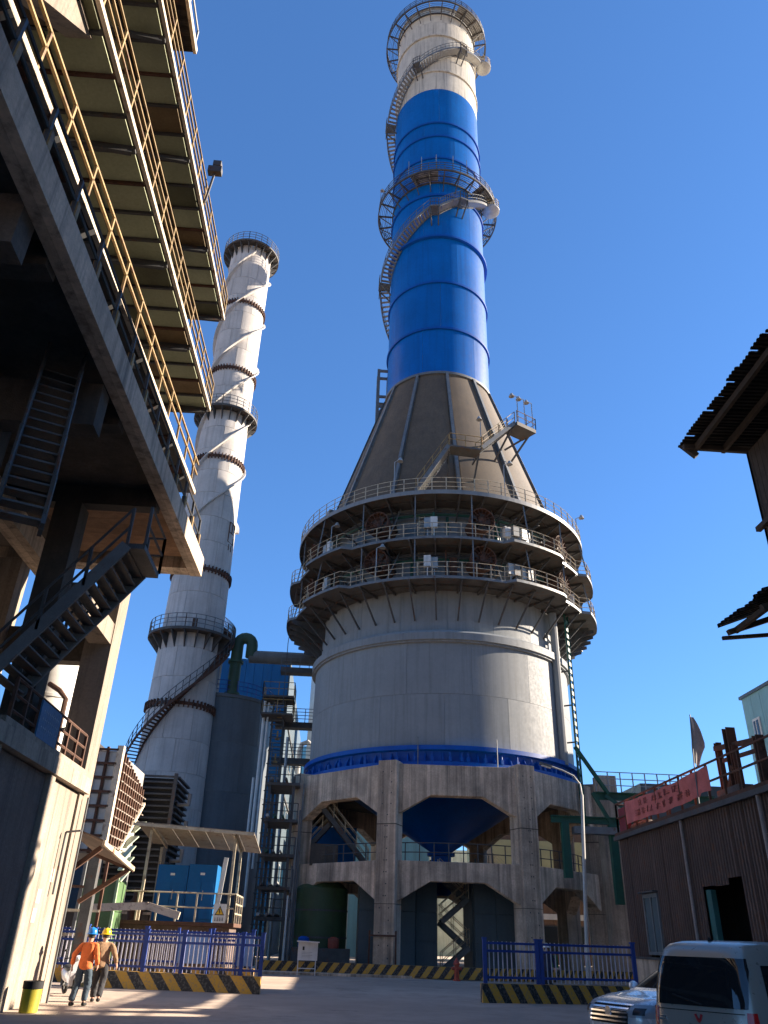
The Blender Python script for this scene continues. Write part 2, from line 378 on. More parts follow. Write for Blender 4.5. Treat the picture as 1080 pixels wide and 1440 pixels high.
# ---- walkways round the drum
ST9 = [rad(8.5+40*k) for k in range(9)]
def r_out(a):
    a = (a+pi) % (2*pi) - pi
    if rad(-40) < a < rad(13): return 11.95
    for s in ST9:
        d = abs((a-s+pi) % (2*pi) - pi)
        if d < rad(7): return 11.95
        if d < rad(9): return 11.95+.6*(d-rad(7))/rad(2)
    return 12.55
def walkway(z, rfun, brk, name, fasc=.13, n=144, railmat=RAILP, rs=.033, dmat=DECK, fmat=STEELG, nr=3):
    mb = MB(); vs = []; fs = []
    for i in range(n):
        a = 2*pi*i/n; r = rfun(a)
        vs += [tp(9.57,a,z), tp(r,a,z), tp(r,a,z-.06), tp(9.57,a,z-.06)]
    for i in range(n):
        j = (i+1) % n
        for q in range(4): fs.append((4*i+q, 4*j+q, 4*j+(q+1)%4, 4*i+(q+1)%4))
    mb.add(vs, fs); P_ = O(name, mb, dmat, TW)
    mb = MB(); vs = []; fs = []
    for i in range(n):
        a = 2*pi*i/n; r = rfun(a)
        vs += [tp(r+.015,a,z+.07), tp(r+.015,a,z-fasc), tp(r-.03,a,z-fasc), tp(r-.03,a,z+.07)]
    for i in range(n):
        j = (i+1) % n
        for q in range(4): fs.append((4*i+q, 4*j+q, 4*j+(q+1)%4, 4*i+(q+1)%4))
    mb.add(vs, fs); O('toe_board', mb, fmat, P_)
    mb = MB(); N_ = 72
    for k in range(nr):
        mb.tube([tp(rfun(2*pi*i/n)-.06, 2*pi*i/n, z+1.15*(1-k/nr)) for i in range(n)], rs*.8, 4, True)
    for i in range(N_):
        a = 2*pi*i/N_; mb.bar(tp(rfun(a)-.06,a,z), tp(rfun(a)-.06,a,z+1.15), rs*2)
    O('railing', mb, railmat, P_)
    mb = MB(); mb.bar(tp(9.57,0,z-.16), tp(11.9,0,z-.16), .10, .18)
    if brk: mb.bar(tp(11.75,0,z-.2), tp(9.6,0,z-brk), .09, .12)
    b = O('bracket', mb, STEEL, P_)
    for k in range(1, 40): dup(b, P_, 2*pi*k/40)
    mb = MB(); mb.lathe([(10.7,z-.07),(10.75,z-.07),(10.75,z-.2),(10.7,z-.2)], 72, TC, closed=True); O('stringer', mb, STEEL, P_)
    return P_
W1 = walkway(23.74, r_out, 2.3, 'walkway')
W2 = walkway(26.83, r_out, 1.5, 'walkway')
W3 = walkway(30.55, lambda a: 12.05, 1.3, 'walkway', fasc=.26, fmat=UPW)
O('cone_kerb', MB().lathe([(10.6,30.62),(10.6,31.35),(10.0,31.4)], 96, TC), UPW, TW, True)
# hanging skirt plates under the lowest walkway, seen edge-on at the sides
sk = MB(); sk.prism([(0,0),(2.7,0),(2.7,-.25),(1.6,-.6),(0,-1.4)], tp(9.58,.0,23.5), (0,-1,0), (0,0,1), (1,0,0), .05)
s0 = O('knee_plate', sk, STEEL, W1); s0.rotation_euler = (0,0,rad(72))
for k in range(1, 9): dup(s0, W1, rad(72+6*k)); dup(s0, W1, -rad(72+6*k))
# fan hoods with round guards at nine stations on two levels
def fan(z, a):
    F = MB(); ax = Vector((sin(a),-cos(a),0)); t = Vector((cos(a),sin(a),0)); zz = Vector((0,0,1)); c0 = tp(9.5,a,z)
    ring = lambda d, r, n=20: [c0+ax*d+t*(r*cos(2*pi*i/n))+zz*(r*sin(2*pi*i/n)) for i in range(n)]
    n = 20; A, B, C_, D_ = ring(0,.75), ring(1.0,.75), ring(1.4,.92), ring(1.85,.92)
    vs = A+B+C_+D_; fs = []
    for q in range(3):
        for i in range(n): fs.append((q*n+i, q*n+(i+1)%n, (q+1)*n+(i+1)%n, (q+1)*n+i))
    F.add(vs, fs); h = O('fan_hood', F, RUST, TW, True)
    G = MB(); G.tube(ring(1.87,.93), .045, 5, True); G.tube(ring(1.87,.5), .02, 4, True); G.tube(ring(1.87,.26), .02, 4, True)
    for i in range(8):
        d = t*cos(pi*i/8)+zz*sin(pi*i/8); G.bar(c0+ax*1.87-d*.92, c0+ax*1.87+d*.92, .03)
    O('guard', G, RUST, h)
    G = MB()
    for i in range(6):
        d = t*cos(pi*i/3)+zz*sin(pi*i/3); e = t*cos(pi*i/3+.5)+zz*sin(pi*i/3+.5)
        G.quad(c0+ax*1.3+d*.12, c0+ax*1.3+d*.85, c0+ax*1.45+e*.85, c0+ax*1.4+e*.12)
    G.tube([c0+ax*.8, c0+ax*1.55], .16, 8); O('impeller', G, STEEL, h)
for z in (25.6, 28.7):
    for a in ST9: fan(z, a)
# slim posts and raking braces tying the three walkways together
mb = MB()
for k in range(36):
    a = rad(k*10+4); r = r_out(a)-.12
    for za, zb in ((23.7,26.8),(26.8,30.4)):
        if k % 2 == 0: mb.bar(tp(r,a,za), tp(min(r,11.9),a,zb), .085)
        if k % 4 == 1: mb.bar(tp(r,a,za), tp(10.0,a+.03,zb), .07)
O('hanger_posts', mb, STEELG, TW, kind='stuff')
random.seed(31)
for k in range(64):   # ducts, valves and junction boxes crowding the wall between walkways
    a = rad(random.uniform(-100,100)); z = random.choice((23.76,26.85)); h_ = random.uniform(.3,2.6); r = random.uniform(9.75,10.5)
    mb = MB(); ax = (sin(a),-cos(a),0)
    t_ = k % 4
    if t_ == 0: mb.bar(tp(r,a,z), tp(r,a,z+h_), random.uniform(.25,.6), .25, ax); O('junction_box', mb, random.choice((GALV,STEELG,SLATE,RUST)), TW)
    elif t_ == 1: mb.tube([tp(r,a,z), tp(r,a,z+2.7)], random.uniform(.05,.14), 7); O('pipe', mb, random.choice((STEELG,RUST,GREEN,STEEL)), TW, True)
    elif t_ == 2: mb.tube([tp(r,a+.02*q,z+h_) for q in range(int(random.uniform(3,9)))], .06, 6); O('pipe', mb, random.choice((STEELG,STEEL,RAILY)), TW, True)
    else: mb.bar(tp(9.6,a,z+h_), tp(11.2,a+.02,z+h_+.4), .1); O('raking_strut', mb, STEEL, TW)
# cabinets, lamp posts, pipes and doors on the walkways
def cabinet(a, z, r=11.2, mat=WHITE):
    mb = MB(); mb.bar(tp(r,a,z+1.15), tp(r,a,z+2.0), .5, .3, (sin(a),-cos(a),0)); mb.bar(tp(r,a,z), tp(r,a,z+1.2), .07)
    O('switch_box', mb, mat, TW)
for z in (23.76, 26.85):
    for a in (-62,-58,-12,-9.5,20.5,23,27.5,30,62,66): cabinet(rad(a), z, 10.6+.5*random.random(), random.choice((WHITE,GALV,STEELG,GALV)))
    for a in (-48,-20,-2,17,36,58):
        mb = MB(); A = rad(a); mb.bar(tp(9.75,A,z), tp(9.75,A,z+2.0), .9, .12, (sin(A),-cos(A),0)); O('hatch', mb, random.choice((UPW,STEELG,SLATE)), TW)
    for a in (-45,-15,15,40):
        mb = MB(); A = rad(a)
        for s in (-.02,.02): mb.bar(tp(10.0,A+s,z), tp(10.0,A+s,z+2.8), .05)
        for q in range(9): mb.bar(tp(10.0,A-.02,z+.2+q*.3), tp(10.0,A+.02,z+.2+q*.3), .04)
        O('wall_ladder', mb, RAILP, TW)
for z, m in ((25.9,GREEN),(29.6,GREEN),(29.9,STEEL),(26.3,STEEL)):
    O('ring_pipe', MB().tube([tp(10.05,rad(q*5),z) for q in range(72)], .09, 6, True), m, TW, True)
def lamp_post(p, h=2.4, dirv=(.4,-.3,0), parent=TW):
    p = Vector(p); mb = MB(); mb.bar(p, p+Vector((0,0,h)), .06); d = Vector(dirv)
    mb.bar(p+Vector((0,0,h)), p+Vector((0,0,h+.12))+d, .04); l = O('lamp_post', mb, GALV, parent)
    mb = MB(); q = p+Vector((0,0,h))+d; mb.lathe([(.04,q.z+.25),(.10,q.z+.2),(.24,q.z-.1),(.02,q.z-.05)], 10, (q.x,q.y)); O('lamp_head', mb, GALV, l, True)
for a, z in ((-30,23.8),(72,30.6),(-52,26.9),(-24,30.6),(17,30.6)): lamp_post(tp(11.8,rad(a),z), 2.6 if z<30 else 2.9)

# ---- cone with ribs
CN = O('cone', MB().lathe([(10.1,31.0),(4.98,47.15)], 96, TC), CONE, TW, True)
mb = MB(); A = rad(1.5); p0, p1 = tp(10.23,A,31.0), tp(5.10,A,47.1)
rdir = Vector((sin(A),-cos(A),.31)); mb.ibeam(p0+rdir*.02, p1+rdir*.02, .26, .30, .04, (sin(A),-cos(A),.31))
rb = O('rib', mb, STEELG, CN)
for k in range(1, 12): dup(rb, CN, k*pi/6)
for k in range(12):
    st = pi/6; mb = None
pc = MB(); pc.lathe([(10.07,31.02),(10.14,31.02),(5.03,47.1),(4.98,47.1)], 6, TC, rad(1.5)+.03, rad(1.5)+pi/6-.03, closed=True)
pc = O('panel', pc, CONE, CN, True)
for k in range(1, 12): dup(pc, CN, k*pi/6)
O('hoop', MB().lathe([(5.0,47.0),(5.22,47.05),(5.22,47.3),(5.0,47.35)], 96, TC), STEELG, CN, True)
O('exhaust_duct', MB().prism([(0,0),(2.2,0),(2.2,2.6),(1.2,3.4),(0,3.4)], tp(8.6,rad(-118),33.5), (-.3,.95,0), (0,0,1), (-.95,-.3,0), 2.4), STEELG, CN)
# steel ladder tower behind the cone, left side
mb = MB(); b0 = aY(533,520,61.5); b1 = aY(547,522,61.5)
for q in (b0, b1):
    for dy in (0, 1.2): mb.bar((q.x,61.5+dy,36), (q.x,61.5+dy,b0.z), .28)
for z in (b0.z-.15, b0.z-3.4, b0.z-4.6, b0.z-5.8, b0.z-8, b0.z-10.5):
    for dy in (0,1.2): mb.bar((b0.x,61.5+dy,z), (b1.x+.6,61.5+dy,z), .22)
mb.bar((b0.x,61.5,b0.z-5.6), (b1.x,61.5,b0.z-3.6), .12); mb.bar((b0.x,61.5,b0.z-10.4), (b1.x,61.5,b0.z-8), .12)
O('support_tower', mb, STEELG, TW)

# ---- stair flights on the cone
def flight(p0, p1, width, side, n, parent, smat=STEELG, tmat=GALV, rmat=RAILY, rails=(1,1), tread_obj=True, name='stair', rr=.03):
    """straight flight between two landings; side = horizontal unit vector across the treads"""
    p0, p1, sd = Vector(p0), Vector(p1), Vector(side).normalized()*width/2
    mb = MB()
    for s in (-1, 1): mb.bar(p0+sd*s, p1+sd*s, .07, .30)
    S = O(name, mb, smat, parent)
    run = (p1-p0); rh = Vector((run.x, run.y, 0)).normalized()
    t0 = MB().bar(p0+run*(.5/n)-sd*.96, p0+run*(.5/n)+sd*.96, .28, .04, (0,0,1)); T = O('tread', t0, tmat, S)
    for k in range(1, n): dup(T, S, 0, run*(k/n))
    for s in (-1, 1):
        if not rails[(s+1)//2]: continue
        mb = MB(); m = max(3, int(run.length/1.1)+1)
        mb.rail([p0+sd*s+run*(i/(m-1)) for i in range(m)], 1.05, rr, 2); O('handrail', mb, rmat, S)
    return S
def landing(corners, z, parent, rmat=RAILY, railed=(0,1,2,3), name='landing', mat=DECK, th=.14, rr=.03):
    pts = [Vector((c[0],c[1],z)) for c in corners]; n = len(pts); mb = MB()
    mb.add(pts+[p-Vector((0,0,th)) for p in pts], [tuple(range(n)), tuple(range(2*n-1,n-1,-1))]+[(i,(i+1)%n,n+(i+1)%n,n+i) for i in range(n)])
    Ld = O(name, mb, mat, parent)
    mb = MB()
    for i in railed:
        a, b = pts[i], pts[(i+1)%n]; m = max(2, int((b-a).length/1.0)+1)
        mb.rail([a.lerp(b, k/(m-1)) for k in range(m)], 1.05, rr, 2)
    if mb.v: O('railing', mb, rmat, Ld)
    return Ld
a0, a1, a2, a3 = tp(11.4,rad(-16),30.7), tp(11.1,rad(-3.5),34.8), tp(10.9,rad(9),35.0), tp(10.9,rad(25),38.2)
sd = lambda p: Vector((p.x-TX, p.y-TY, 0)).normalized()
flight(a0, a1, 1.1, sd(a0.lerp(a1,.5)), 20, TW, name='cone_stair')
o1 = sd(a1)*.6; o2 = sd(a2)*.6
landing([(a1-o1)[:2], (a1+o1)[:2], (a2+o2)[:2], (a2-o2)[:2]], a1.z+.05, TW, railed=(1,))
flight(a2, a3, 1.1, sd(a2.lerp(a3,.5)), 16, TW, name='cone_stair')
a4 = tp(10.9,rad(35),38.25); o3 = sd(a3)*.75; o4 = sd(a4)*.75
landing([(a3-o3)[:2], (a3+o3)[:2], (a4+o4)[:2], (a4-o4)[:2]], 38.25, TW, railed=(1,2), th=.35)
mb = MB()
for p, r in ((a1,9.5),(a2,9.3),(a3,8.2),(a4,8.2)):
    d = sd(p); q = Vector((TX,TY,0))+d*r; mb.bar(p-Vector((0,0,.2)), (q.x,q.y,p.z-2.2), .12); mb.bar(p-Vector((0,0,.2))-d*.6, (q.x,q.y,p.z-.25), .12)
O('stair_strut', mb, STEEL, TW)
for t in (.1,.5,.95): lamp_post(a3.lerp(a4,t)+o3*.9, 2.6, (-.45,-.1,0))
lamp_post(a2+o2*.9, 2.6, (-.1,-.1,0))

# ---- stack
STK = O('stack', MB().lathe([(4.96,47.1),(4.96,107.2),(4.6,107.2),(4.6,90)], 96, TC), STACKG, TW, True)
zs = [47.3,52.6,58.6,64.9,71.3,77.3,81.2,83.6,90.0]
for i in range(len(zs)-1): plate_course(STK, TC, 5.0, zs[i], 5.0, zs[i+1], 6, BLUE, .35*i+.1, gap=.015, segs=12)
for i, (za, zb) in enumerate(((90.0,93.6),(93.6,97.3),(97.3,101.0),(101.0,104.0),(104.0,107.2))): plate_course(STK, TC, 5.0, za, 5.0, zb, 6, STACKG, .35*i+.4, gap=.02, segs=12)
for z, w_, m in ((52.6,.17,BLUED),(58.6,.17,BLUED),(64.9,.34,BLUED),(71.3,.17,BLUED),(77.4,.17,BLUED),(81.2,.17,BLUED),(83.6,.17,BLUED),(93.5,.17,STACKG),(101.0,.2,STACKG),(107.2,.2,STACKG)):
    O('stiffening_ring', MB().lathe([(4.95,z+.12),(5.0+w_,z+.12),(5.0+w_,z-.12),(4.95,z-.12)], 96, TC), m, STK, True)
def ring_gallery(z, ro, name, seg=24, plates=()):
    mb = MB()
    for r in (5.06, ro): mb.lathe([(r-.06,z),(r+.06,z),(r+.06,z-.22),(r-.06,z-.22)], 72, TC, closed=True)
    mb.lathe([((5.06+ro)/2-.03,z),((5.06+ro)/2+.03,z),((5.06+ro)/2+.03,z-.12),((5.06+ro)/2-.03,z-.12)], 72, TC, closed=True)
    for r in (5.3,5.5,5.7,6.05,6.25,6.45):
        if r < ro-.1: mb.lathe([(r-.018,z),(r+.018,z),(r+.018,z-.04),(r-.018,z-.04)], 72, TC, closed=True)
    G = O(name, mb, STEEL, TW)
    b = O('beam', MB().bar(tp(5.0,0,z-.13), tp(ro,0,z-.13), .10, .2).bar(tp(ro-.1,0,z-.2), tp(5.0,0,z-1.5), .08), STEEL, G)
    for k in range(1, seg): dup(b, G, 2*pi*k/seg)
    mb = MB(); mb.rail([tp(ro-.03,2*pi*i/48,z) for i in range(48)], 1.15, .035, 3, True); O('railing', mb, STEEL, G)
    for (u, v) in plates: O('deck_plate', MB().lathe([(5.15,z+.05),(ro-.1,z+.05),(ro-.1,z+.01),(5.15,z+.01)], 8, TC, rad(u), rad(v), closed=True), GALV, G)
    return G
RG1 = ring_gallery(73.4, 6.66, 'ring_gallery', plates=((-34,-6),(40,75),(150,220)))
RG2 = ring_gallery(106.0, 6.6, 'ring_gallery', plates=((20,70),))
for a in (-35,-22,-8,8,22,38): O('rod', MB().bar(tp(6.55,rad(a),73.4), tp(6.55,rad(a),75.9), .07), GALV, RG1)
lamp_post(tp(6.6,rad(-82),73.4), 3.0, (.15,-.1,0), RG1)
def helix(spec, parent, name='spiral_stair'):
    """spec: list of (a0,z0,a1,z1) descending flights; landings between"""
    for i, (a0, z0, a1, z1) in enumerate(spec):
        n = max(6, int(abs(rad(a1-a0))*5.6/.30)); mb = MB()
        f = lambda t, r, dz=0: tp(r, rad(a0+(a1-a0)*t), z0+(z1-z0)*t+dz)
        S = None
        for r in (6.12, 5.12):
            pts = [f(k/24, r) for k in range(25)]; vs = []; fs = []
            for k, q in enumerate(pts):
                o_ = (q-Vector((TX,TY,q.z))).normalized()*.035
                vs += [q-o_-Vector((0,0,.17)), q+o_-Vector((0,0,.17)), q+o_+Vector((0,0,.17)), q-o_+Vector((0,0,.17))]
                if k: fs += [(4*k-4+j, 4*k-4+(j+1)%4, 4*k+(j+1)%4, 4*k+j) for j in range(4)]
            fs += [(0,1,2,3), (96,99,98,97)]
            st_ = O(name if S is None else 'stringer', MB().add(vs, fs), STEELG, S or parent)
            S = S or st_
        mb = MB()
        for k in range(n): mb.bar(f((k+.5)/n, 5.12), f((k+.5)/n, 6.12), .27, .04)
        O('treads', mb, GALV, S)
        mb = MB(); mb.rail([f(k/10, 6.12) for k in range(11)], 1.1, .032, 2); mb.rail([f(k/10, 5.15) for k in range(11)], 1.1, .025, 1, post=False); O('handrail', mb, STEELG, S)
        A = rad(a1); 
        if i < len(spec)-1:
            B = rad(spec[i+1][0]); lo, hi = min(A,B), max(A,B)
            L_ = O('landing', MB().lathe([(5.05,z1+.03),(6.3,z1+.03),(6.3,z1-.12),(5.05,z1-.12)], 6, TC, lo, hi, closed=True), STEELG, S)
            mb = MB(); mb.rail([tp(6.25,lo+(hi-lo)*k/3,z1) for k in range(4)], 1.1, .032, 2)
            for t in (lo,hi): mb.bar(tp(6.2,t,z1-.1), tp(5.0,t,z1-1.6), .12); mb.bar(tp(6.2,t,z1-.1), tp(6.2,t,z1-1.2), .08)
            mb.bar(tp(6.2,lo,z1-1.2), tp(6.2,hi,z1-1.2), .08); O('landing_frame', mb, STEEL, L_)
helix([(58,72.4,24,70.0),(16,70.0,-6,68.3),(-14,68.3,-84,62.4),(-95,62.4,-150,56.2)], TW)
helix([(62,99.6,30,97.6),(22,97.6,-26,94.2),(-34,94.2,-82,88.8),(-94,88.8,-160,82.0)], TW)
for z, a in ((72.5,66),(99.8,70)):
    c = tp(6.2,rad(a),0); G = MB(); G.lathe([(.02,z),(.95,z),(.95,z-.18),(.4,z-.5),(.02,z-.5)], 20, (c.x,c.y)); o = O('round_balcony', G, GALV, TW, True)
    mb = MB(); mb.rail([(c.x+.92*cos(2*pi*i/12), c.y+.92*sin(2*pi*i/12), z) for i in range(12)], 1.1, .035, 3, True); O('railing', mb, RAILP, o)

# ================================================================== concrete support frame
FR = thing('concrete_support', (TX,TY,0), 'raw concrete octagonal frame with haunched beams under the grey drum', 'frame')
ROT = rad(-2); RC = 10.75
def fp(r, a, z): return Vector((TX+r*sin(a), TY-r*cos(a), z))
cb = MB(); w_ = .62
cb.box((TX-w_,TY-RC-.62,0), (TX+w_,TY-RC+.62,11.62)); C0 = None
for k in range(8):
    a = ROT+rad(22.5+45*k)
    if C0 is None:
        C0 = O('column', cb, CONC, FR); C0.rotation_euler = (0,0,a); bv = C0.modifiers.new('edge', 'BEVEL'); bv.width = .05; bv.segments = 2
    else: dup(C0, FR, a)
# horizontal pour joints
pj = O('pour_joint', MB().box((TX-.635,TY-RC-.635,7.85),(TX+.635,TY-RC+.635,7.90)), CONCD, FR); pj.rotation_euler = (0,0,ROT+rad(22.5))
for k in (-3,-2,-1,1): dup(pj, FR, ROT+rad(22.5+45*k))
pj2 = O('pour_joint', MB().box((TX-.632,TY-RC-.632,3.55),(TX+.632,TY-RC+.632,3.58)), CONCD, FR); pj2.rotation_euler = (0,0,ROT+rad(22.5))
for k in (-3,-2,-1,1): dup(pj2, FR, ROT+rad(22.5+45*k))
# formwork tie holes on the front columns
holes = MB()
for i in range(17):
    for dx in (-.28,.28):
        if i % 3 or dx > 0: holes.box((TX+dx*(.25 if 4 < i < 13 else 1)-.035, TY-RC-.632, .8+i*.63), (TX+dx*(.25 if 4 < i < 13 else 1)+.035, TY-RC-.60, .87+i*.63))
h0 = O('tie_holes', holes, STEEL, FR); h0.rotation_euler = (0,0,ROT+rad(22.5))
for k in (-1,-3,1): dup(h0, FR, ROT+rad(22.5+45*k) if k != -1 else ROT+rad(-22.5))
def beams(zt, zm, zh, th, r):
    L = 2*r*sin(rad(22.5)); e = 2.05
    d = r*cos(rad(22.5))
    poly = [(-L/2,zt),(-L/2,zh),(-L/2+.62,zh),(-L/2+e+.45,zm),(L/2-e-.45,zm),(L/2-.62,zh),(L/2,zh),(L/2,zt)]
    b = O('beam', MB().prism(poly, (TX,TY-d-th/2,0), (1,0,0), (0,0,1), (0,1,0), th), CONC, FR); b.rotation_euler = (0,0,ROT); bv = b.modifiers.new('edge', 'BEVEL'); bv.width = .04; bv.segments = 2
    for k in range(1, 8): dup(b, FR, ROT+k*pi/4)
beams(11.44, 9.62, 8.55, .85, RC+.06); beams(5.9, 4.82, 3.75, .80, RC+.06)
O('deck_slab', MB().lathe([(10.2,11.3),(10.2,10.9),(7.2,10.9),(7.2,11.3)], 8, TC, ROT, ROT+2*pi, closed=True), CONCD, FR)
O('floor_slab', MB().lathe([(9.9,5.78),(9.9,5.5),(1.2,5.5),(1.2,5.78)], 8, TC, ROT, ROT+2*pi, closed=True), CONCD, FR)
mb = MB(); mb.rail([fp(10.1,rad(i*5-90),5.9) for i in range(36)], 1.05, .03, 2); O('railing', mb, STEEL, FR)
# red guard round the foot of a front column
gd = MB(); a = ROT+rad(-22.5); 
for s in (-.8,.8):
    gd.bar(fp(RC+.75,a+s/(RC+.75),0), fp(RC+.75,a+s/(RC+.75),2.2), .09)
for z in (.35, 1.95): gd.bar(fp(RC+.75,a-.8/(RC+.75),z), fp(RC+.75,a+.8/(RC+.75),z), .09)
O('column_guard', gd, RUST, label='rusty red steel guard around the foot of a front column', cat='guard')
# hopper
HP = thing('hopper', (TX,TY,4.5), 'dark blue conical hopper hanging inside the concrete frame', 'hopper')
O('cone', MB().lathe([(7.1,11.2),(.75,7.35),(.75,7.2)], 64, TC), BLUED, HP, True)
O('outlet_pipe', MB().lathe([(.72,7.4),(.72,4.6)], 24, TC), BLUED, HP, True)
O('flange', MB().lathe([(.72,7.3),(1.0,7.3),(1.0,7.1),(.72,7.1)], 24, TC), BLUED, HP, True)
# ================================================================== pale chimney on the left
CD, CAZ = 66.0, rad(-11.3); CX, CY = CD*sin(CAZ), CD*cos(CAZ); CC = (CX, CY)
def kp(r, a, z): return Vector((CX+r*sin(a), CY-r*cos(a), z))
CH = thing('chimney', (CX,CY,0), 'pale panelled chimney with helical fins and ring platforms left of the tower', 'chimney')
ZT = 69.7
def cr(z): return 3.0 + (2.28-3.0)*min(z/45., 1) if z < 45 else 2.28
O('shell', MB().lathe([(cr(z)-.05, z) for z in (0,10,20,30,40,45,60,ZT)]+[(1.9,ZT),(1.9,55)], 64, CC), CHIM, CH, True)
zc = [0+2.5*i for i in range(29)]
for i in range(len(zc)-1):
    plate_course(CH, CC, cr(zc[i]), zc[i], cr(zc[i+1]), zc[i+1], 8, CHIM, (.39 if i % 2 else 0)+.2, gap=.035, th=.04, segs=6)
for z in (61.4, 52.3, 41.5, 29.7, 17.8):
    r = cr(z); F = O('bolted_flange', MB().lathe([(r-.05,z+.12),(r+.13,z+.12),(r+.13,z-.12),(r-.05,z-.12)], 64, CC), RUST, CH, True)
    b = O('bolt_bracket', MB().box((CX-.04,CY-r-.2,z-.32),(CX+.04,CY-r+.02,z+.32)), RUST, F)
    for k in range(1, 48): dup(b, F, 2*pi*k/48)
def cplat(z, ro, name='ring_platform', rmat=STEELG, br=1.3):
    r = cr(z); P_ = O(name, MB().lathe([(r,z),(ro,z),(ro,z-.22),(r,z-.16)], 64, CC, closed=True), DECK, CH, True)
    mb = MB(); mb.rail([kp(ro-.05,2*pi*i/28,z) for i in range(29)], 1.15, .03, 3, True); O('railing', mb, rmat, P_)
    b = O('bracket', MB().prism([(r-.02,z-.2),(ro-.1,z-.2),(ro-.1,z-.35),(r-.02,z-br)], (CX-.04,CY,0), (0,-1,0), (0,0,1), (1,0,0), .08), STEEL, P_)
    for k in range(1, 20): dup(b, P_, 2*pi*k/20)
cplat(70.0, 3.15, br=1.4); cplat(47.1, 3.15); cplat(23.9, 3.65, br=1.5)
# helical fins on the upper half
for ph in range(3):
    mb = MB(); n = 72; vs = []; fs = []
    for i in range(n+1):
        z = 34.5+(ZT-.8-34.5)*i/n; a = rad(-30+ph*120) + (z-34.5)/11.8*2*pi*.62; r = cr(z)
        for rr, dz in ((r-.04,-.03),(r+.34,-.03),(r+.34,.03),(r-.04,.03)): vs.append(kp(rr,a,z+dz*3))
        if i:
            for q in range(4): fs.append((4*i-4+q, 4*i-4+(q+1)%4, 4*i+(q+1)%4, 4*i+q))
    fs += [(0,1,2,3), (4*n,4*n+3,4*n+2,4*n+1)]
    O('helical_fin', MB().add(vs, fs), CHIM, CH, True)
# spiral stair on the lower part
def cstair(a0, z0, a1, z1):
    n = int(abs(z1-z0)/.22); f = lambda t, r, dz=0: kp(cr(z0+(z1-z0)*t)+r, rad(a0+(a1-a0)*t), z0+(z1-z0)*t+dz); S = None
    for rr in (1.05, .1):
        vs = []; fs = []
        for k in range(41):
            q = f(k/40, rr); o_ = (q-Vector((CX,CY,q.z))).normalized()*.03
            vs += [q-o_-Vector((0,0,.16)), q+o_-Vector((0,0,.16)), q+o_+Vector((0,0,.16)), q-o_+Vector((0,0,.16))]
            if k: fs += [(4*k-4+j, 4*k-4+(j+1)%4, 4*k+(j+1)%4, 4*k+j) for j in range(4)]
        fs += [(0,1,2,3), (160,163,162,161)]
        st_ = O('spiral_stair' if S is None else 'stringer', MB().add(vs, fs), RUST, S or CH); S = S or st_
    t0 = MB().bar(f(0,.12), f(0,1.03), .26, .05)
    for k in range(n): O('tread', MB().bar(f((k+.5)/n,.12), f((k+.5)/n,1.03), .27, .05), RUST, S)
    mb = MB(); mb.rail([f(k/24,1.05) for k in range(25)], 1.1, .028, 2); O('handrail', mb, STEEL, S)
cstair(75, 22.6, -100, 11.0); cstair(150, 26.5, 80, 23.2)
# painted rust-red mark frame high on the shell
mk = MB(); 
for (u0,v0,u1,v1) in ((0,0,.9,0),(0,1.0,.9,1.0),(0,2.0,.9,2.0),(0,0,0,2.0),(.9,0,.9,.7),(.45,1.0,.45,2.0),(.9,1.3,.9,2.0),(.2,-.8,.2,-.2),(.6,-.8,.6,-.2)):
    mk.bar(kp(cr(33)+.02,rad(58)+u0/2.4,33+v0), kp(cr(33)+.02,rad(58)+u1/2.4,33+v1), .09, .03)
O('painted_mark', mk, RUST, CH)
O('access_door', MB().lathe([(cr(24.6)+.01,24.2),(cr(24.6)+.06,24.2),(cr(24.6)+.06,25.0),(cr(24.6)+.01,25.0)], 4, CC, rad(8), rad(17), closed=True), RUST, CH)

# ================================================================== silo behind the chimney
SX, SY = -10.3, 69.5; SCn = (SX, SY)
SI = thing('silo', (SX,SY,0), 'slate green cylindrical silo between the chimney and the tower', 'silo')
O('shell', MB().lathe([(4.6,0),(4.6,19.2),(4.72,19.25),(4.72,19.5),(4.6,19.55),(.05,20.6)], 72, SCn), SILO, SI, True)
for i in range(5): plate_course(SI, SCn, 4.63, 3.9*i, 4.63, 3.9*i+3.85, 10, SILO, .3*(i % 2), gap=.03, th=.03, segs=6)
mb = MB(); mb.rail([(SX+4.6*sin(2*pi*i/32), SY-4.6*cos(2*pi*i/32), 19.5) for i in range(32)], 1.15, .03, 3, True); O('railing', mb, FBLUE, SI)
# caged ladder and pipes down the silo's right side
LT = thing('ladder_tower', (-4.6,62.5,0), 'tall caged ladder with yellow hoops up the right side of the slate silo', 'ladder')
LX, LY = -4.7, 62.5
mb = MB()
for dx in (-.45,.45):
    for dy in (0,.9): mb.bar((LX+dx,LY+dy,0), (LX+dx,LY+dy,18.8), .09)
O('frame', mb, STEEL, LT, kind='stuff')
r0 = O('rung', MB().bar((LX-.45,LY,.4), (LX+.45,LY,.4), .05), STEELG, LT)
for k in range(1, 52): dup(r0, LT, 0, (0,0,k*.35))
h0 = O('cage_hoop', MB().tube([(LX-.45,LY,2.4),(LX-.5,LY-.5,2.4),(LX,LY-.75,2.4),(LX+.5,LY-.5,2.4),(LX+.45,LY,2.4)], .035, 5), STEEL, LT)
for k in range(1, 16): dup(h0, LT, 0, (0,0,k*1.0))
y0 = O('yellow_bracket', MB().box((LX-.05,LY-.3,3.0),(LX+.3,LY-.2,3.15)).box((LX+.05,LY-.3,3.0),(LX+.17,LY-.2,3.7)), RAILY, LT)
for k in range(1, 9): dup(y0, LT, 0, (0,0,k*1.75))
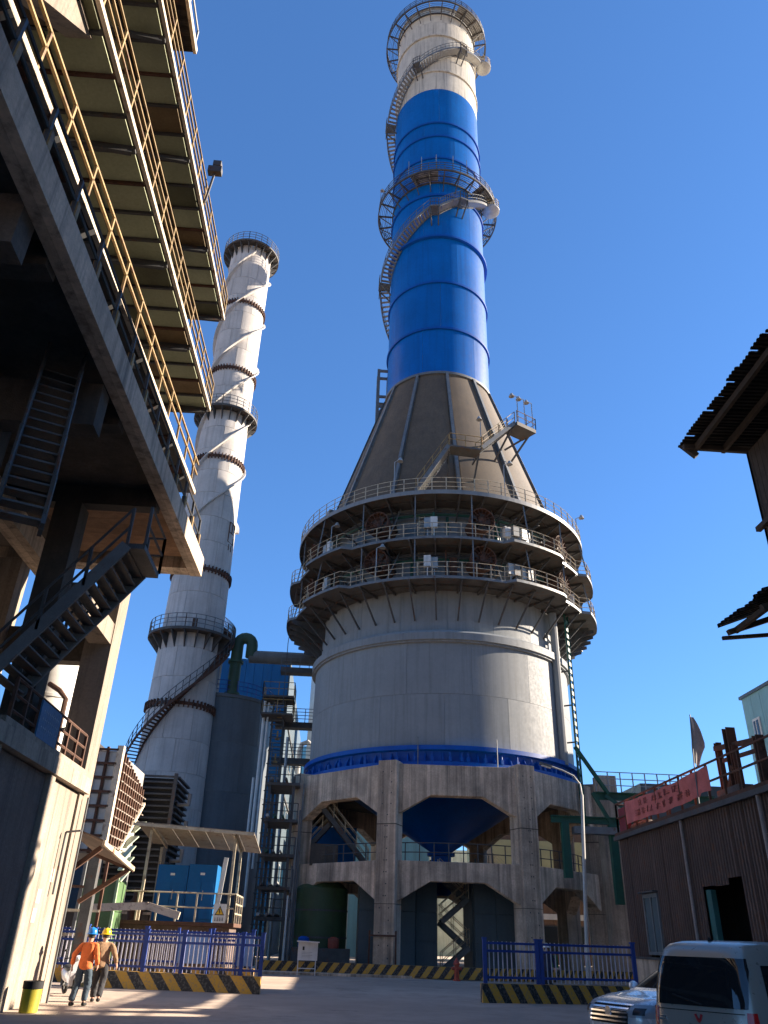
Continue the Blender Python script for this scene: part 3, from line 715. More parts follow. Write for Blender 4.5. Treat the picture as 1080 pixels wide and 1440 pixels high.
for z in (17.2,18.6): 
    L_ = landing([(LX-1.3,LY-1.1),(LX+1.2,LY-1.1),(LX+1.2,LY+1.4),(LX-1.3,LY+1.4)], z, LT, railed=(0,1,3))
for i, (dx, dy, r, z0, z1, m) in enumerate(((-1.15,.2,.11,3.5,18.4,WHITE),(-.8,-.1,.08,6,18.2,WHITE),(.95,-.3,.12,0,15.5,GALV),(-1.5,.6,.09,8.5,12.5,WHITE))):
    O('pipe', MB().tube([(LX+dx,LY+dy,z0),(LX+dx,LY+dy,z1)], r, 8), m, LT, True)
for (x,y,w_,h_) in ((316,1190,.6,1.0),(324,1182,.4,.9)): pass
# green gooseneck and the long cross pipe
GP = thing('gooseneck_pipe', (-9.0,65.5,19), 'thick green gooseneck pipe beside the chimney feeding a long grey pipe', 'pipe')
pts = [(-9.0,65.5,z) for z in (19.2,21,23)]+[(-9.0+.62*(1-cos(t)),65.5,24.0+.62*sin(t)) for t in (0,.4,.8,1.2,1.57,2.0,2.4,2.8,3.14)]+[(-7.76,65.5,22.9)]
O('bend', MB().tube(pts,   .5, 14), M('dull_green_pipe', (.05,.10,.06), .6, var=.2, streak=.3), GP, True)
O('cross_pipe', MB().tube([(-7.9,65.6,23.0),(-2,65.6,23.0),(3.0,65.6,23.0)], .55, 14), M('grey_pipe', (.16,.17,.165), .5, var=.15, streak=.3), GP, True)
for z in (19.6,22.4): O('collar', MB().lathe([(.5,z-.1),(.66,z-.1),(.66,z+.1),(.5,z+.1)], 16, (-9.0,65.5)), MATS['dull_green_pipe'], GP, True)
O('thin_pipe', MB().tube([(-10.2,65.2,19.3),(-10.2,65.2,23.2)], .1, 8), WHITE, GP, True)

# ================================================================== blue plant building behind the silo
BB = thing('plant_building', (-9,86,0), 'blue clad plant building behind the silo', 'building')
c0 = aY(335,920,80); 
def clad(parent, o, u, L, H, mat, n, nrm, th=.12, name='panel'):
    o, u = Vector(o), Vector(u); wdt = L/n; nn = Vector(nrm)
    src = None
    for k in range(n):
        a = o+u*(k*wdt+.015); b = o+u*((k+1)*wdt-.015)
        if src is None:
            mb = MB(); mb.add([a,b,b+Vector((0,0,H)),a+Vector((0,0,H)),a+nn*th,b+nn*th,b+nn*th+Vector((0,0,H)),a+nn*th+Vector((0,0,H))],
                     [(0,1,2,3),(7,6,5,4),(0,4,5,1),(1,5,6,2),(2,6,7,3),(3,7,4,0)]); src = O(name, mb, mat, parent)
        else: dup(src, parent, 0, u*(k*wdt))
O('core', MB().box((-13.5,80.15,0),(-5.3,118,27.3)), BLUEB, BB)
clad(BB, (-13.5,80.12,0), (1,0,0), 8.2, 27.4, BLUEB, 9, (0,-1,0))
clad(BB, (-5.28,80.0,0), (0,1,0), 38, 27.4, SLATE, 24, (1,0,0))
for (y_, z0) in ((83,6.5),(88,6.5),(94,6.5),(83,12.5),(88,12.5),(94,12.5),(84,18),(91,18),(98,18)):
    fr = O('window', MB().box((-5.15,y_,z0),(-5.08,y_+2.6,z0+1.8)), GALV, BB); O('pane', MB().box((-5.09,y_+.15,z0+.15),(-5.06,y_+2.45,z0+1.65)), GLASSD, fr)
for z in (14.6,21.0): O('band', MB().box((-5.12,80,z),(-5.02,118,z+.25)), STEEL, BB)
# cyan and white buildings in the gap
B2 = thing('cyan_building', (-6,125,0), 'bright cyan sunlit plant building in the gap beside the drum', 'building')
O('core', MB().box((-12,120.1,0),(1.2,150,27)), CYAN, B2); clad(B2, (-12,120.1,0), (1,0,0), 13.2, 27, CYAN, 11, (0,-1,0)); clad(B2, (1.22,120,0), (0,1,0), 30, 27, CYAN, 14, (1,0,0))
for k in range(4):
    fr = O('window', MB().box((-3.2,119.9,6+5*k),(-1.6,119.97,8.5+5*k)), WHITE, B2); O('pane', MB().box((-3.0,119.86,6.2+5*k),(-1.8,119.92,8.3+5*k)), GLASSD, fr)
B3 = thing('white_tower_building', (2,110,0), 'pale tower block with rooftop railing glimpsed between blue building and drum', 'building')
O('core', MB().box((-3.6,100.1,0),(3.4,106,39)), WHITE, B3); clad(B3, (-3.6,100.1,0), (1,0,0), 7, 39, WHITE, 7, (0,-1,0))
mb = MB(); mb.rail([(-3.6+i,100,39) for i in range(8)], 1.1, .04, 3); O('railing', mb, STEEL, B3)
# pipe bridges from the blue building to the drum
for z, y_ in ((21.9,64.5),(17.2,64.2),(14.2,63.6)):
    PB = thing('pipe_bridge', (-2,y_,z), {21.9:'uppermost dark walkway bridge between ladder tower and drum',17.2:'middle railed bridge between ladder tower and drum',14.2:'lowest railed bridge between ladder tower and drum'}[z], 'bridge')
    O('girder', MB().box((-5.0,y_,z-.45),(-.2,y_+1.0,z)), STEEL, PB)
    mb = MB(); mb.rail([(-5.0+i*.8,y_,z) for i in range(7)], 1.1, .03, 4); O('railing', mb, STEELG, PB)
O('duct', MB().bar((-1.3,63.5,11.5), (-1.3,63.5,23.5), 1.0, .8), STEELG, label='dark vertical duct on the left flank of the grey drum', cat='duct')
O('vent_pipe', MB().tube([(-3.2,72,9),(-3.2,72,16.5),(-3.0,72,17.1),(-2.5,72,17.3),(-2.1,72,17.0),(-2.0,72,16.2)], .22, 10), WHITE, smooth=True, label='white hooked vent pipe in the gap left of the drum', cat='pipe')
# low steel clutter left of the concrete frame
PL = thing('pipe_rack', (-3,56,0), 'dark cluttered steel pipe rack left of the concrete frame', 'pipe rack')
mb = MB()
for x in (-4.2,-2.6):
    for y_ in (54.5,58): mb.bar((x,y_,0),(x,y_,11.2), .18)
O('posts', mb, STEEL, PL, kind='stuff')
for i, z in enumerate((2.6,4.3,6.2,8.3,10.6)):
    O('crossbeam', MB().box((-4.4,54.3,z),(-2.2,58.2,z+.18)), STEEL, PL)
    for k in range(3): O('pipe', MB().tube([(-4.1+.5*k+random.uniform(-.1,.1),53.6,z+.3),(-4.1+.5*k,59,z+.3)], random.uniform(.06,.13), 6), random.choice((STEELG,GALV,GREEN,STEEL)), PL)
    mb = MB(); mb.rail([(-4.4+i_*.55,54.3,z+.18) for i_ in range(5)], 1.0, .03, 2); O('railing', mb, STEEL, PL)
for k in range(5): O('conduit', MB().tube([(-2.4+.12*k,54.2+.1*k,0),(-2.4+.12*k,54.2+.1*k,4+1.7*k)], .06, 6), random.choice((WHITE,GALV,STEELG)), PL)
# ================================================================== concrete building on the left
LB = thing('concrete_building', (-10,20,0), 'soot stained concrete building with open upper storey along the left kerb', 'building')
WX = -7.6
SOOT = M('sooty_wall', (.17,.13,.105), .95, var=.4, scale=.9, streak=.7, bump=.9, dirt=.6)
# street wall in board-marked bays
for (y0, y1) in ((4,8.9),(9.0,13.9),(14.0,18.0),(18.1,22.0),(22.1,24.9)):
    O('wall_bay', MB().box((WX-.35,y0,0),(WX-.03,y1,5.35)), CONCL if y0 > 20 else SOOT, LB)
for y_ in (8.6,13.7,17.9,21.9): O('pilaster', MB().box((WX-.4,y_,0),(WX+.10,y_+.42,5.38)), CONCL, LB)
O('corner_column', MB().box((WX-.85,24.95,0),(WX+.03,25.95,13.6)), CONCL, LB)
O('back_wall', MB().box((-16,4,0),(-15.6,24,13)), CONCD, LB); O('far_wall', MB().box((-15.5,25.2,0),(WX-.9,25.5,5.3)), CONCD, LB)
O('floor_slab', MB().box((-16,3,5.4),(WX+.18,25.4,5.82)), CONCL, LB)
O('grille', MB().box((WX-.02,14.2,1.2),(WX+.06,17.3,3.6)), STEEL, LB)
g = O('grille_bar', MB().bar((WX+.09,14.3,1.2),(WX+.09,14.3,3.6), .05), RUST, LB)
for k in range(1, 20): dup(g, LB, 0, (0,k*.155,0))
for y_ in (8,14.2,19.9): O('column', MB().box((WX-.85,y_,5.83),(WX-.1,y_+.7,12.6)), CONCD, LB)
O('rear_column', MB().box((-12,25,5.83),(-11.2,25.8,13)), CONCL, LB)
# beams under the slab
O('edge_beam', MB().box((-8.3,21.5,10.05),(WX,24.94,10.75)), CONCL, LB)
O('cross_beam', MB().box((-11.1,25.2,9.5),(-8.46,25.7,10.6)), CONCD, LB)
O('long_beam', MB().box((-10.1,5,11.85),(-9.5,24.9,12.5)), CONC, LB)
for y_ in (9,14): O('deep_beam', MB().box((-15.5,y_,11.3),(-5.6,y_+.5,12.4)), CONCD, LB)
for k in range(3): O('hopper_leg', MB().bar((-13+1.2*k,10+4*k,12.2),(-11+.8*k,12+4*k,6), .7, .5), CONCD, LB)
# rail, blue board and valve on the open storey
mb = MB(); mb.rail([(WX+.08,18.3+.85*i,5.82) for i in range(8)], 1.1, .04, 3); O('railing', mb, RUST, LB)
O('kerb', MB().box((WX-.05,18,5.82),(WX+.16,24.9,5.98)), CONCL, LB)
mb = MB(); mb.bar((WX+.2,25.3,.0),(WX+.2,25.3,5.3), .05); mb.bar((WX+.09,24.2,2.6),(WX+.09,24.2,4.2), .05); mb.bar((WX+.09,24.2,4.2),(WX+.5,24.2,4.25), .05); O('conduit', mb, STEELG, LB, kind='stuff')
nb = O('notice_board', MB().box((WX+.13,19.95,5.95),(WX+.17,21.5,6.85)), M('faded_blue_board', (.03,.13,.27), .5, var=.2, streak=.3), label='faded blue notice board on the railing of the concrete storey', cat='sign')
mk = MB(); random.seed(3)
for r_ in range(3):
    for k in range(9):
        y_ = 20.15+k*.14; z_ = 6.62-r_*.2
        mk.box((WX+.171,y_,z_),(WX+.175,y_+random.uniform(.05,.1),z_+.03)); mk.box((WX+.171,y_+.03,z_-.05),(WX+.175,y_+.05,z_+.06))
O('lettering', mk, M('pale_lettering', (.22,.32,.42), .6), nb, kind='stuff')
# poster remnants on the sunlit pier
for (y_, z_) in ((23.2,1.9),(23.25,2.35),(24.0,2.9)):
    O('notice_paper', MB().box((WX-.029,y_,z_),(WX-.022,y_+.32,z_+.34)), M('faded_red_print', (.55,.36,.30), .9, var=.25, scale=6), LB)
# white tank behind the rail
WT = thing('white_tank', (-10.3,28.2,0), 'tall dirty white pressure tank behind the railing of the concrete storey', 'tank')
O('shell', MB().lathe([(1.0,0),(1.0,9.6),(.93,10.1),(.7,10.45),(.3,10.6),(.02,10.63)], 32, (-10.3,28.2)), WHITE, WT, True)
for z in (3,6,8.9): O('weld_band', MB().lathe([(.99,z-.05),(1.03,z-.05),(1.03,z+.05),(.99,z+.05)], 32, (-10.3,28.2)), WHITE, WT, True)
O('pipe', MB().tube([(-9.2,26.6,5.8),(-9.2,26.6,8.6),(-9.5,26.7,8.9),(-10.0,27.0,9.2)], .09, 8), RUST, WT, True)
VV = thing('gate_valve', (-8.7,26.3,5.8), 'rusty handwheel valve beside the white tank', 'valve')
O('body', MB().lathe([(.12,5.8),(.2,6.1),(.28,6.3),(.28,6.7),(.1,6.8),(.06,7.5)], 14, (-8.7,26.3)), RUST, VV, True)
O('handwheel', MB().tube([(-8.7+.3*cos(2*pi*i/16),26.3+.3*sin(2*pi*i/16),7.5) for i in range(16)], .035, 5, True).bar((-9,26.3,7.5),(-8.4,26.3,7.5),.04).bar((-8.7,26,7.5),(-8.7,26.6,7.5),.04), STEEL, VV, True)
# steel stair up to the slab, facing the street
ST = thing('steel_stair', (-7,18.6,5.8), 'dark steel stair climbing to the inclined slab in front of the corner column', 'stairs')
S_ = flight((-8.0,18.6,6.75), (-5.5,18.6,10.25), 1.8, (0,1,0), 15, ST, STEELG, STEEL, STEEL, name='flight', rr=.035)
landing([(-5.55,17.7),(-5.05,17.7),(-5.05,19.5),(-5.55,19.5)], 10.3, ST, STEEL, railed=(1,2), mat=STEEL, rr=.035)

S2 = thing('cat_ladder_stair', (-5.5,13,8), 'steep dark ladder stair hanging under the inclined slab', 'stairs')
flight((-5.45,11.6,7.6), (-6.4,13.6,12.3), .75, (1,.45,0), 16, S2, STEEL, STEEL, STEEL, name='flight')
# ---------------- inclined concrete gallery slab overhead
SLP = .056
def gz(y, z26): return z26+(y-26)*SLP
IG = thing('conveyor_gallery', (-9,12,11.5), 'dark inclined concrete conveyor gallery overhanging the left side of the yard', 'conveyor gallery')
def incl(x0, x1, y0, y1, zb, th):
    mb = MB(); P_ = [(x0,y0),(x1,y0),(x1,y1),(x0,y1)]
    vs = [(x,y,gz(y,zb)) for x,y in P_]+[(x,y,gz(y,zb)+th) for x,y in P_]
    return mb.add(vs, [(0,3,2,1),(4,5,6,7),(0,1,5,4),(1,2,6,5),(2,3,7,6),(3,0,4,7)])
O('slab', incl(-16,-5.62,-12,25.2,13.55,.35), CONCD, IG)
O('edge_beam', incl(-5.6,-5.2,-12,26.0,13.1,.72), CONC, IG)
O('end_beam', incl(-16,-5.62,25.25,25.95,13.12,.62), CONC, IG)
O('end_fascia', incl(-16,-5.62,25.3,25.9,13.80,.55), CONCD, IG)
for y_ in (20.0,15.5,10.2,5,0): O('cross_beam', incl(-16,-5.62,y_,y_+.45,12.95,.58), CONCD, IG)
# timber formwork boards left under the far bay
bd = O('soffit_board', incl(-9.6,-5.65,20.5,20.91,13.5,.04), M('rusty_soffit_board', (.30,.17,.095), .85, var=.3, scale=2, streak=0, dirt=.4), IG)
for k in range(1, 11): dup(bd, IG, 0, (0,k*.42,k*.42*SLP))
mb = MB(); mb.rail([(-5.35,y_,gz(y_,13.85)) for y_ in [-8+1.5*i for i in range(23)]], 1.1, .035, 2); O('railing', mb, STEEL, IG)
p_ = O('post_cap', MB().box((-5.42,7.0,gz(7,13.85)),(-5.28,7.12,gz(7,13.85)+.55)), RAILY, IG)
for k in range(1, 13): dup(p_, IG, 0, (0,k*1.5,k*1.5*SLP))
# walkway on the gallery
WK = thing('gallery_walkway', (-7,12,15.5), 'narrow cream edged walkway with yellow railing above the dark concrete gallery', 'walkway')
SLP = .092
O('deck', incl(-7.6,-6.03,-10,25.9,16.52,.12), DECK, WK); O('fascia', incl(-6.02,-5.9,-10,25.9,16.45,.17), CREAM, WK)
O('fascia_inner', incl(-6.6,-6.5,-10,25.8,16.7,.25), CREAM, WK)
mb = MB(); ys = [-8.0+1.5*i for i in range(23)]
for k in (1.15,.7): mb.bar((-5.95,ys[0],gz(ys[0],16.6)+k),(-5.95,25.8,gz(25.8,16.6)+k), .06)
O('handrails', mb, RAILY, WK, kind='stuff')
p_ = O('rail_post', MB().bar((-5.95,ys[0],gz(ys[0],16.6)),(-5.95,ys[0],gz(ys[0],16.6)+1.15), .06), RAILY, WK)
for k in range(1, 23): dup(p_, WK, 0, (0,k*1.5,k*1.5*SLP))
b_ = O('bracket', MB().bar((-5.95,-7,gz(-7,16.5)),(-7.4,-7,gz(-7,15.4)), .14), STEEL, WK)
for k in range(1, 14): dup(b_, WK, 0, (0,k*2.4,k*2.4*SLP))
for k in range(9):
    y_ = 6+2.2*k; O('clamp_box', MB().box((-6.45,y_,gz(y_,16.45)),(-6.1,y_+.45,gz(y_,16.45)+.4)), random.choice((STEEL,GALV,RUST)), WK)
# green panelled conveyor galleries
def panel_gallery(z26, xr, xl, y_end, label, sl, nrow, pl, rowstart, seed):
    global SLP
    SLP = sl; random.seed(seed)
    G = thing('panel_gallery', (xr-1.5,y_end-8,z26-.6), label, 'conveyor gallery', 'green panelled galleries overhead')
    wdt = (xr-xl-.2)/2
    srcs = {}
    for r_ in range(nrow):
        for c_ in range(2):
            y0 = y_end-pl*(r_+1); x0 = xl+c_*(wdt+.1)
            mt = random.choice((GREENP,GREENP,GREENP,M('tan_panel',(.22,.155,.075),.8,var=.25,dirt=.4,dirtcol=(.12,.07,.04)),M('olive_panel',(.145,.15,.085),.8,var=.2,dirt=.4,dirtcol=(.1,.07,.04))))
            O('panel', incl(x0+.02,x0+wdt-.02,y0+.03,y0+pl-.03,z26+.1,.05), mt, G)
        O('joist', incl(xl,xr-.02,y_end-pl*(r_+1)-.04,y_end-pl*(r_+1)+.04,z26+.0,.26), RUST if r_ % 3 == 1 else STEEL, G)
    yl = y_end-pl*nrow
    O('roof_sheet', incl(xl,xr,yl,y_end,z26+.18,.08), DARKR, G)
    O('centre_beam', incl(xl+wdt,xl+wdt+.09,yl,y_end,z26-.02,.3), STEEL, G)
    O('edge_fascia', incl(xr,xr+.10,yl,y_end,z26-.04,.17), CREAM, G); O('end_fascia', incl(xl,xr,y_end,y_end+.06,z26-.02,.3), RUST, G)
    ys = [y_end-.05-1.25*i for i in range(int(pl*nrow/1.25))]
    mb = MB()
    for k in (1.15,.75,.38): mb.bar((xr+.05,ys[-1],gz(ys[-1],z26+.2)+k),(xr+.05,ys[0],gz(ys[0],z26+.2)+k), .05)
    O('handrails', mb, RAILY, G, kind='stuff')
    p_ = O('rail_post', MB().bar((xr+.05,ys[0],gz(ys[0],z26+.2)),(xr+.05,ys[0],gz(ys[0],z26+.2)+1.15), .055), RAILY, G)
    for k in range(1, len(ys)): dup(p_, G, 0, (0,-k*1.25,-k*1.25*SLP))
    k = 0; y_ = y_end-.15
    while y_ > yl:
        mb = MB(); z0 = gz(y_,z26); mb.bar((xr,y_,z0-.06),(xl-1.2,y_-.25,z0-.06), .12, .16); mb.bar((xr-.1,y_,z0-.15),(xl-1.2,y_-1.1,z0-1.0), .12, .14); O('brace', mb, STEEL, G, kind='stuff'); y_ -= pl*4
    return G
panel_gallery(20.42, -5.96, -8.75, 25.9, 'lower green panelled conveyor gallery with yellow railing, overhead at left', .088, 26, 1.05, 0, 4)
panel_gallery(25.34, -6.02, -8.35, 25.9, 'upper green panelled conveyor gallery, highest one against the sky at left', .090, 24, 1.05, 0, 9)
# the blank wall the galleries hang on
SLP = .088
HW = thing('gallery_house', (-13,10,15), 'dark clad gallery house wall carrying the green panelled galleries', 'building')
O('wall', incl(-16,-9.4,-12,24.5,15.2,18), DARKR, HW)
O('upper_floor', incl(-16,-8.7,-12,24.0,30.5,.5), DECK, HW)
RC_ = thing('roof_canopy', (-7,14,30), 'small dark roof canopy projecting at the top of the galleries', 'canopy')
O('roof_sheet', MB().corr((-8.8,11.0,26.05),(0,1,0),(1,0,0),3.6,3.1,.3,.05,(0,0,1)), DARKR, RC_)
mb = MB(); mb.rail([(-5.75,11.0+1.2*i,26.1) for i in range(4)], 1.1, .03, 2); O('railing', mb, GALV, RC_)
O('edge_angle', MB().box((-5.72,11.0,25.95),(-5.62,14.6,26.2)), CREAM, RC_)
FL = thing('flood_light', (-5.9,19.3,25.3), 'small floodlight on a stub post at the edge of the upper gallery', 'lamp')
O('post', MB().bar((-5.85,19.35,24.9),(-5.7,19.35,26.6), .07), STEEL, FL); O('head', MB().box((-5.95,19.2,26.45),(-5.45,19.45,26.75)).box((-5.8,19.2,26.8),(-5.5,19.45,27.05)), STEEL, FL, kind='stuff')
# pale concrete brace beam at the very top
O('brace_beam', MB().bar((-6.6,7.0,15.9),(-6.6,10.9,20.1), .5, .6, (1,0,0)), CONCL, label='pale concrete brace beam slanting up at the top left corner', cat='beam')
O('brace_plank', MB().box((-7.8,6.5,18.9),(-6.3,10.0,19.1)), WOOD, label='weathered plank soffit behind the slanting brace beam, top left corner', cat='plank')
# ================================================================== lattice clad cooling unit, left middle distance
random.seed(11)
LV = thing('lattice_cooler', (-12.3,42.5,0), 'white panelled cooler behind a rusty brown lattice beside the left column', 'cooler')
O('core', MB().box((-15.2,40.2,4.9),(-10.72,46.4,9.6)), M('cooler_body', (.30,.29,.27), .7, var=.2), LV)
# near face: panes between bars
n, m = 8, 7; dx, dz = 4.5/n, 4.6/m
for i in range(n):
    for j in range(m):
        O('pane', MB().box((-15.15+dx*i+.1,40.1,5.0+dz*j+.09),(-15.15+dx*(i+1)-.1,40.19,5.0+dz*(j+1)-.09)), M('white_louvre_pane', (.62,.64,.64), .45, var=.12, scale=2, streak=.2), LV)
for i in range(n+1): O('lattice_bar', MB().box((-15.2+dx*i,39.92,4.9),(-15.2+dx*i+.11,40.08,9.75)), RUST, LV)
for j in range(m+1): O('lattice_bar', MB().box((-15.25,39.8,4.95+dz*j),(-10.65,39.90,5.05+dz*j)), RUST, LV)
O('corner_post', MB().box((-10.72,39.8,4.7),(-10.42,40.15,9.8)), CREAM, LV)
# street face: diagonal egg-crate, bottom edge rising away
nY, nZ = 12, 11
for i in range(nY):
    y0 = 40.2+i*.5; zb = 5.0+max(0, (i-4))*.33
    O('lattice_bar', MB().box((-10.70,y0,zb),(-10.45,y0+.13,9.65-.09*i)), RUST, LV)
    for j in range(nZ):
        z_ = 5.0+j*.42
        if z_ > zb and z_ < 9.4-.09*i:
            O('louvre_blade', MB().prism([(0,0),(.34,-.16),(.36,-.12),(.02,.06)], (-10.71,y0+.14,z_), (1,0,0), (0,0,1), (0,1,0), .35), M('dusty_louvre', (.40,.34,.29), .7, var=.2, rust=.4), LV)
O('street_panel', MB().prism([(40.2,5.0),(42.2,5.0),(46.2,8.0),(46.2,8.6),(40.2,9.6)], (-10.75,0,0), (0,1,0), (0,0,1), (1,0,0), .04), M('brown_louvre_back', (.12,.085,.065), .8), LV)
O('coping', MB().bar((-10.55,42.1,4.95),(-10.55,46.3,8.0), .35, .14), CREAM, LV)
for k in range(3): O('open_flap', MB().bar((-10.4,44.3-1.2*k,6.3-.85*k),(-10.05,45.0-1.2*k,6.9-.85*k), .5, .06), M('pale_green_flap', (.42,.50,.36), .6), LV)
O('roof_tarp', MB().prism([(0,0),(3.2,0),(3.0,.35),(1.8,.7),(.6,.9),(.1,.7)], (-15,40.1,9.76), (1,0,0), (0,0,1), (0,1,0), 3.0), DARKR, LV)
mb = MB()
for x in (-15.1,-10.7):
    for y_ in (40.4,46): mb.bar((x,y_,0),(x,y_,4.9), .25)
O('legs', mb, STEELG, LV, kind='stuff')
# dark slatted cooling tower behind it
DS = thing('slatted_tower', (-10.3,49.5,0), 'dark horizontally slatted cooling tower at the chimney foot', 'cooling tower')
O('core', MB().box((-13.3,48.12,2),(-9.25,52,9.7)), M('dark_fill', (.03,.03,.032), .8), DS)
sl_ = O('slat', MB().bar((-13.3,48.0,2.2),(-9.2,48.0,2.2), .22, .09), M('grey_slat', (.075,.078,.08), .7, var=.3), DS)
for k in range(1, 24): dup(sl_, DS, 0, (0,0,k*.33))
s2 = O('slat', MB().bar((-9.12,48.1,2.2),(-9.12,52,2.2), .22, .09), MATS['grey_slat'], DS)
for k in range(1, 24): dup(s2, DS, 0, (0,0,k*.33))
for x in (-13.3,-11.3,-9.2): O('post', MB().box((x-.1,47.75,0),(x+.1,47.95,9.95)), STEEL, DS)
for k in range(4): O('spray_bar', MB().tube([(-8.95,48.4,3.8+1.5*k),(-8.3,48.2,3.8+1.5*k),(-8.3,48.2,4.4+1.5*k)], .12, 6), STEELG, DS)
# ---------------- shelter platform with blue cabinets
SH = thing('shelter_platform', (-6.3,40,0), 'raised pump platform with a tin canopy and rusty railing behind the left fence', 'platform')
O('deck', MB().box((-9.3,38.9,2.05),(-4.0,42.4,2.2)), RUST, SH)
O('plinth', MB().box((-9.1,39.2,0),(-4.2,42.2,2.04)), M('dirty_brick', (.11,.075,.06), .9, var=.35, scale=3), SH)
for k in range(7):
    for j in range(1):
        x0 = -8.9+.78*k; mb = MB(); mb.add([(x0,38.5,6.15-.04*k),(x0+.75,38.5,6.11-.04*k),(x0+.80,42.7,5.62-.04*k),(x0+.05,42.7,5.66-.04*k)]+[(x0,38.5,6.19-.04*k),(x0+.75,38.5,6.15-.04*k),(x0+.80,42.7,5.66-.04*k),(x0+.05,42.7,5.70-.04*k)],
            [(0,3,2,1),(4,5,6,7),(0,1,5,4),(1,2,6,5),(2,3,7,6),(3,0,4,7)]); O('roof_sheet', mb, M('canopy_sheet', (.26,.225,.18), .7, var=.2, rust=.3), SH)
O('eave_angle', MB().bar((-9.0,38.5,6.08),(-3.45,38.5,5.82), .08, .12), RAILP, SH)
O('rafter', MB().bar((-8.1,38.6,5.98),(-8.1,42.5,5.5), .08, .12), RAILP, SH); O('rafter', MB().bar((-4.4,38.6,5.78),(-4.4,42.5,5.32), .08, .12), RAILP, SH)
for x, y_ in ((-8.25,39.1),(-4.35,39.1),(-8.25,42.1),(-4.35,42.1)): O('post', MB().bar((x,y_,2.2),(x,y_,5.9 if y_ < 40 else 5.45), .12), RAILP, SH)
mb = MB(); mb.rail([(-9.2+.86*i,38.98,2.2) for i in range(7)], 1.15, .035, 2); mb.rail([(-4.05,38.98+1.1*i,2.2) for i in range(4)], 1.15, .035, 3); O('railing', mb, RAILP, SH)
for (x0,x1,y0,z1,nm,m_,lb) in ((-7.9,-6.5,40.2,4.55,'cabinet',BLUEB,'left blue equipment cabinet under the tin canopy'),(-6.45,-5.15,40.1,4.6,'cabinet',BLUEB,'right blue equipment cabinet with grey vent under the tin canopy')):
    C_ = thing(nm, ((x0+x1)/2,y0+.6,2.2), lb, 'cabinet', 'blue cabinets under the canopy')
    O('body', MB().box((x0,y0,2.2),(x1,y0+1.4,z1)), m_, C_)
    O('door', MB().box((x0+.08,y0-.03,2.35),((x0+x1)/2-.02,y0-.002,z1-.75)), m_, C_); O('door', MB().box(((x0+x1)/2+.02,y0-.03,2.35),(x1-.08,y0-.002,z1-.75)), m_, C_)
    O('handle', MB().box(((x0+x1)/2+.08,y0-.06,3.1),((x0+x1)/2+.12,y0-.03,3.5)), GALV, C_); O('badge', MB().box(((x0+x1)/2-.1,y0-.02,z1-.45),((x0+x1)/2+.1,y0-.001,z1-.35)), WHITE, C_)
O('ladder_plank', MB().bar((-4.95,39.6,2.3),(-4.75,39.7,4.9), .2, .06), WHITE, label='white plank leaning beside the blue cabinet', cat='plank')
O('pump', MB().lathe([(.3,2.2),(.34,2.5),(.34,2.9),(.2,3.1),(.18,3.5),(.02,3.5)], 14, (-8.6,40)), RUST, smooth=True, label='rusty pump standing left of the blue cabinets', cat='pump')
# warning sign on its railing
WS = thing('warning_sign', (-4.6,38.9,2.35), 'white warning sign with a yellow triangle hung on the platform railing', 'sign')
O('plate', MB().box((-4.95,38.88,2.2),(-4.4,38.90,2.95)), WHITE, WS)
O('triangle', MB().prism([(-.21,0),(.21,0),(0,.37)], (-4.675,38.868,2.5), (1,0,0), (0,0,1), (0,1,0), .006), M('sign_black', (.02,.02,.02), .6), WS)
O('triangle_field', MB().prism([(-.155,.035),(.155,.035),(0,.30)], (-4.675,38.860,2.5), (1,0,0), (0,0,1), (0,1,0), .006), M('sign_yellow', (.72,.45,.02), .5, var=.08), WS)
O('bolt_symbol', MB().prism([(-.02,.06),(.015,.06),(.035,.15),(.0,.15),(.025,.24),(-.03,.24),(-.035,.13),(-.005,.13)], (-4.675,38.853,2.5), (1,0,0), (0,0,1), (0,1,0), .005), MATS['sign_black'], WS)
mb = MB()
for k in range(4):
    x0 = -4.88+k*.107; mb.box((x0,38.87,2.28),(x0+.075,38.878,2.295)); mb.box((x0,38.87,2.33),(x0+.075,38.878,2.345)); mb.box((x0,38.87,2.38),(x0+.06,38.878,2.392)); mb.box((x0+.03,38.87,2.27),(x0+.043,38.878,2.41))
O('lettering', mb, MATS['sign_black'], WS, kind='stuff')
# tin awning on the corner, green hut, bent beam, door frames
AW = thing('tin_awning', (-7.4,28.5,3.6), 'small rusty tin awning projecting behind the corner column', 'awning')
for k in range(5):
    y0 = 26.0+.92*k; O('roof_sheet', MB().add([(-8.3,y0,4.62-.09*k),(-6.9,y0,4.15-.09*k),(-6.9,y0+.9,4.06-.09*k),(-8.3,y0+.9,4.53-.09*k),(-8.3,y0,4.67-.09*k),(-6.9,y0,4.20-.09*k),(-6.9,y0+.9,4.11-.09*k),(-8.3,y0+.9,4.58-.09*k)],
        [(0,3,2,1),(4,5,6,7),(0,1,5,4),(1,2,6,5),(2,3,7,6),(3,0,4,7)]), M('awning_sheet', (.15,.105,.075), .8, var=.3, rust=.3), AW)
O('edge_rail', MB().bar((-6.88,26.0,4.12),(-6.88,30.6,3.70), .08, .14), RAILP, AW); O('edge_rail', MB().bar((-8.3,30.62,4.12),(-6.88,30.62,3.66), .08, .12), RUST, AW)
O('strut', MB().bar((-7.0,30.3,3.65),(-8.5,30.3,2.6), .14), RUST, AW); O('strut', MB().bar((-7.0,26.3,4.0),(-8.2,26.3,3.0), .14), RUST, AW)
HU = thing('green_hut', (-9.6,37.5,0), 'faded green metal hut behind the left fence', 'hut')
for j in range(3): O('panel', MB().box((-10.3,37.0,.05+1.22*j),(-8.95,39,1.24+1.22*j)), M('green_hut_paint', (.075,.15,.055), .6, var=.2, streak=.4), HU)
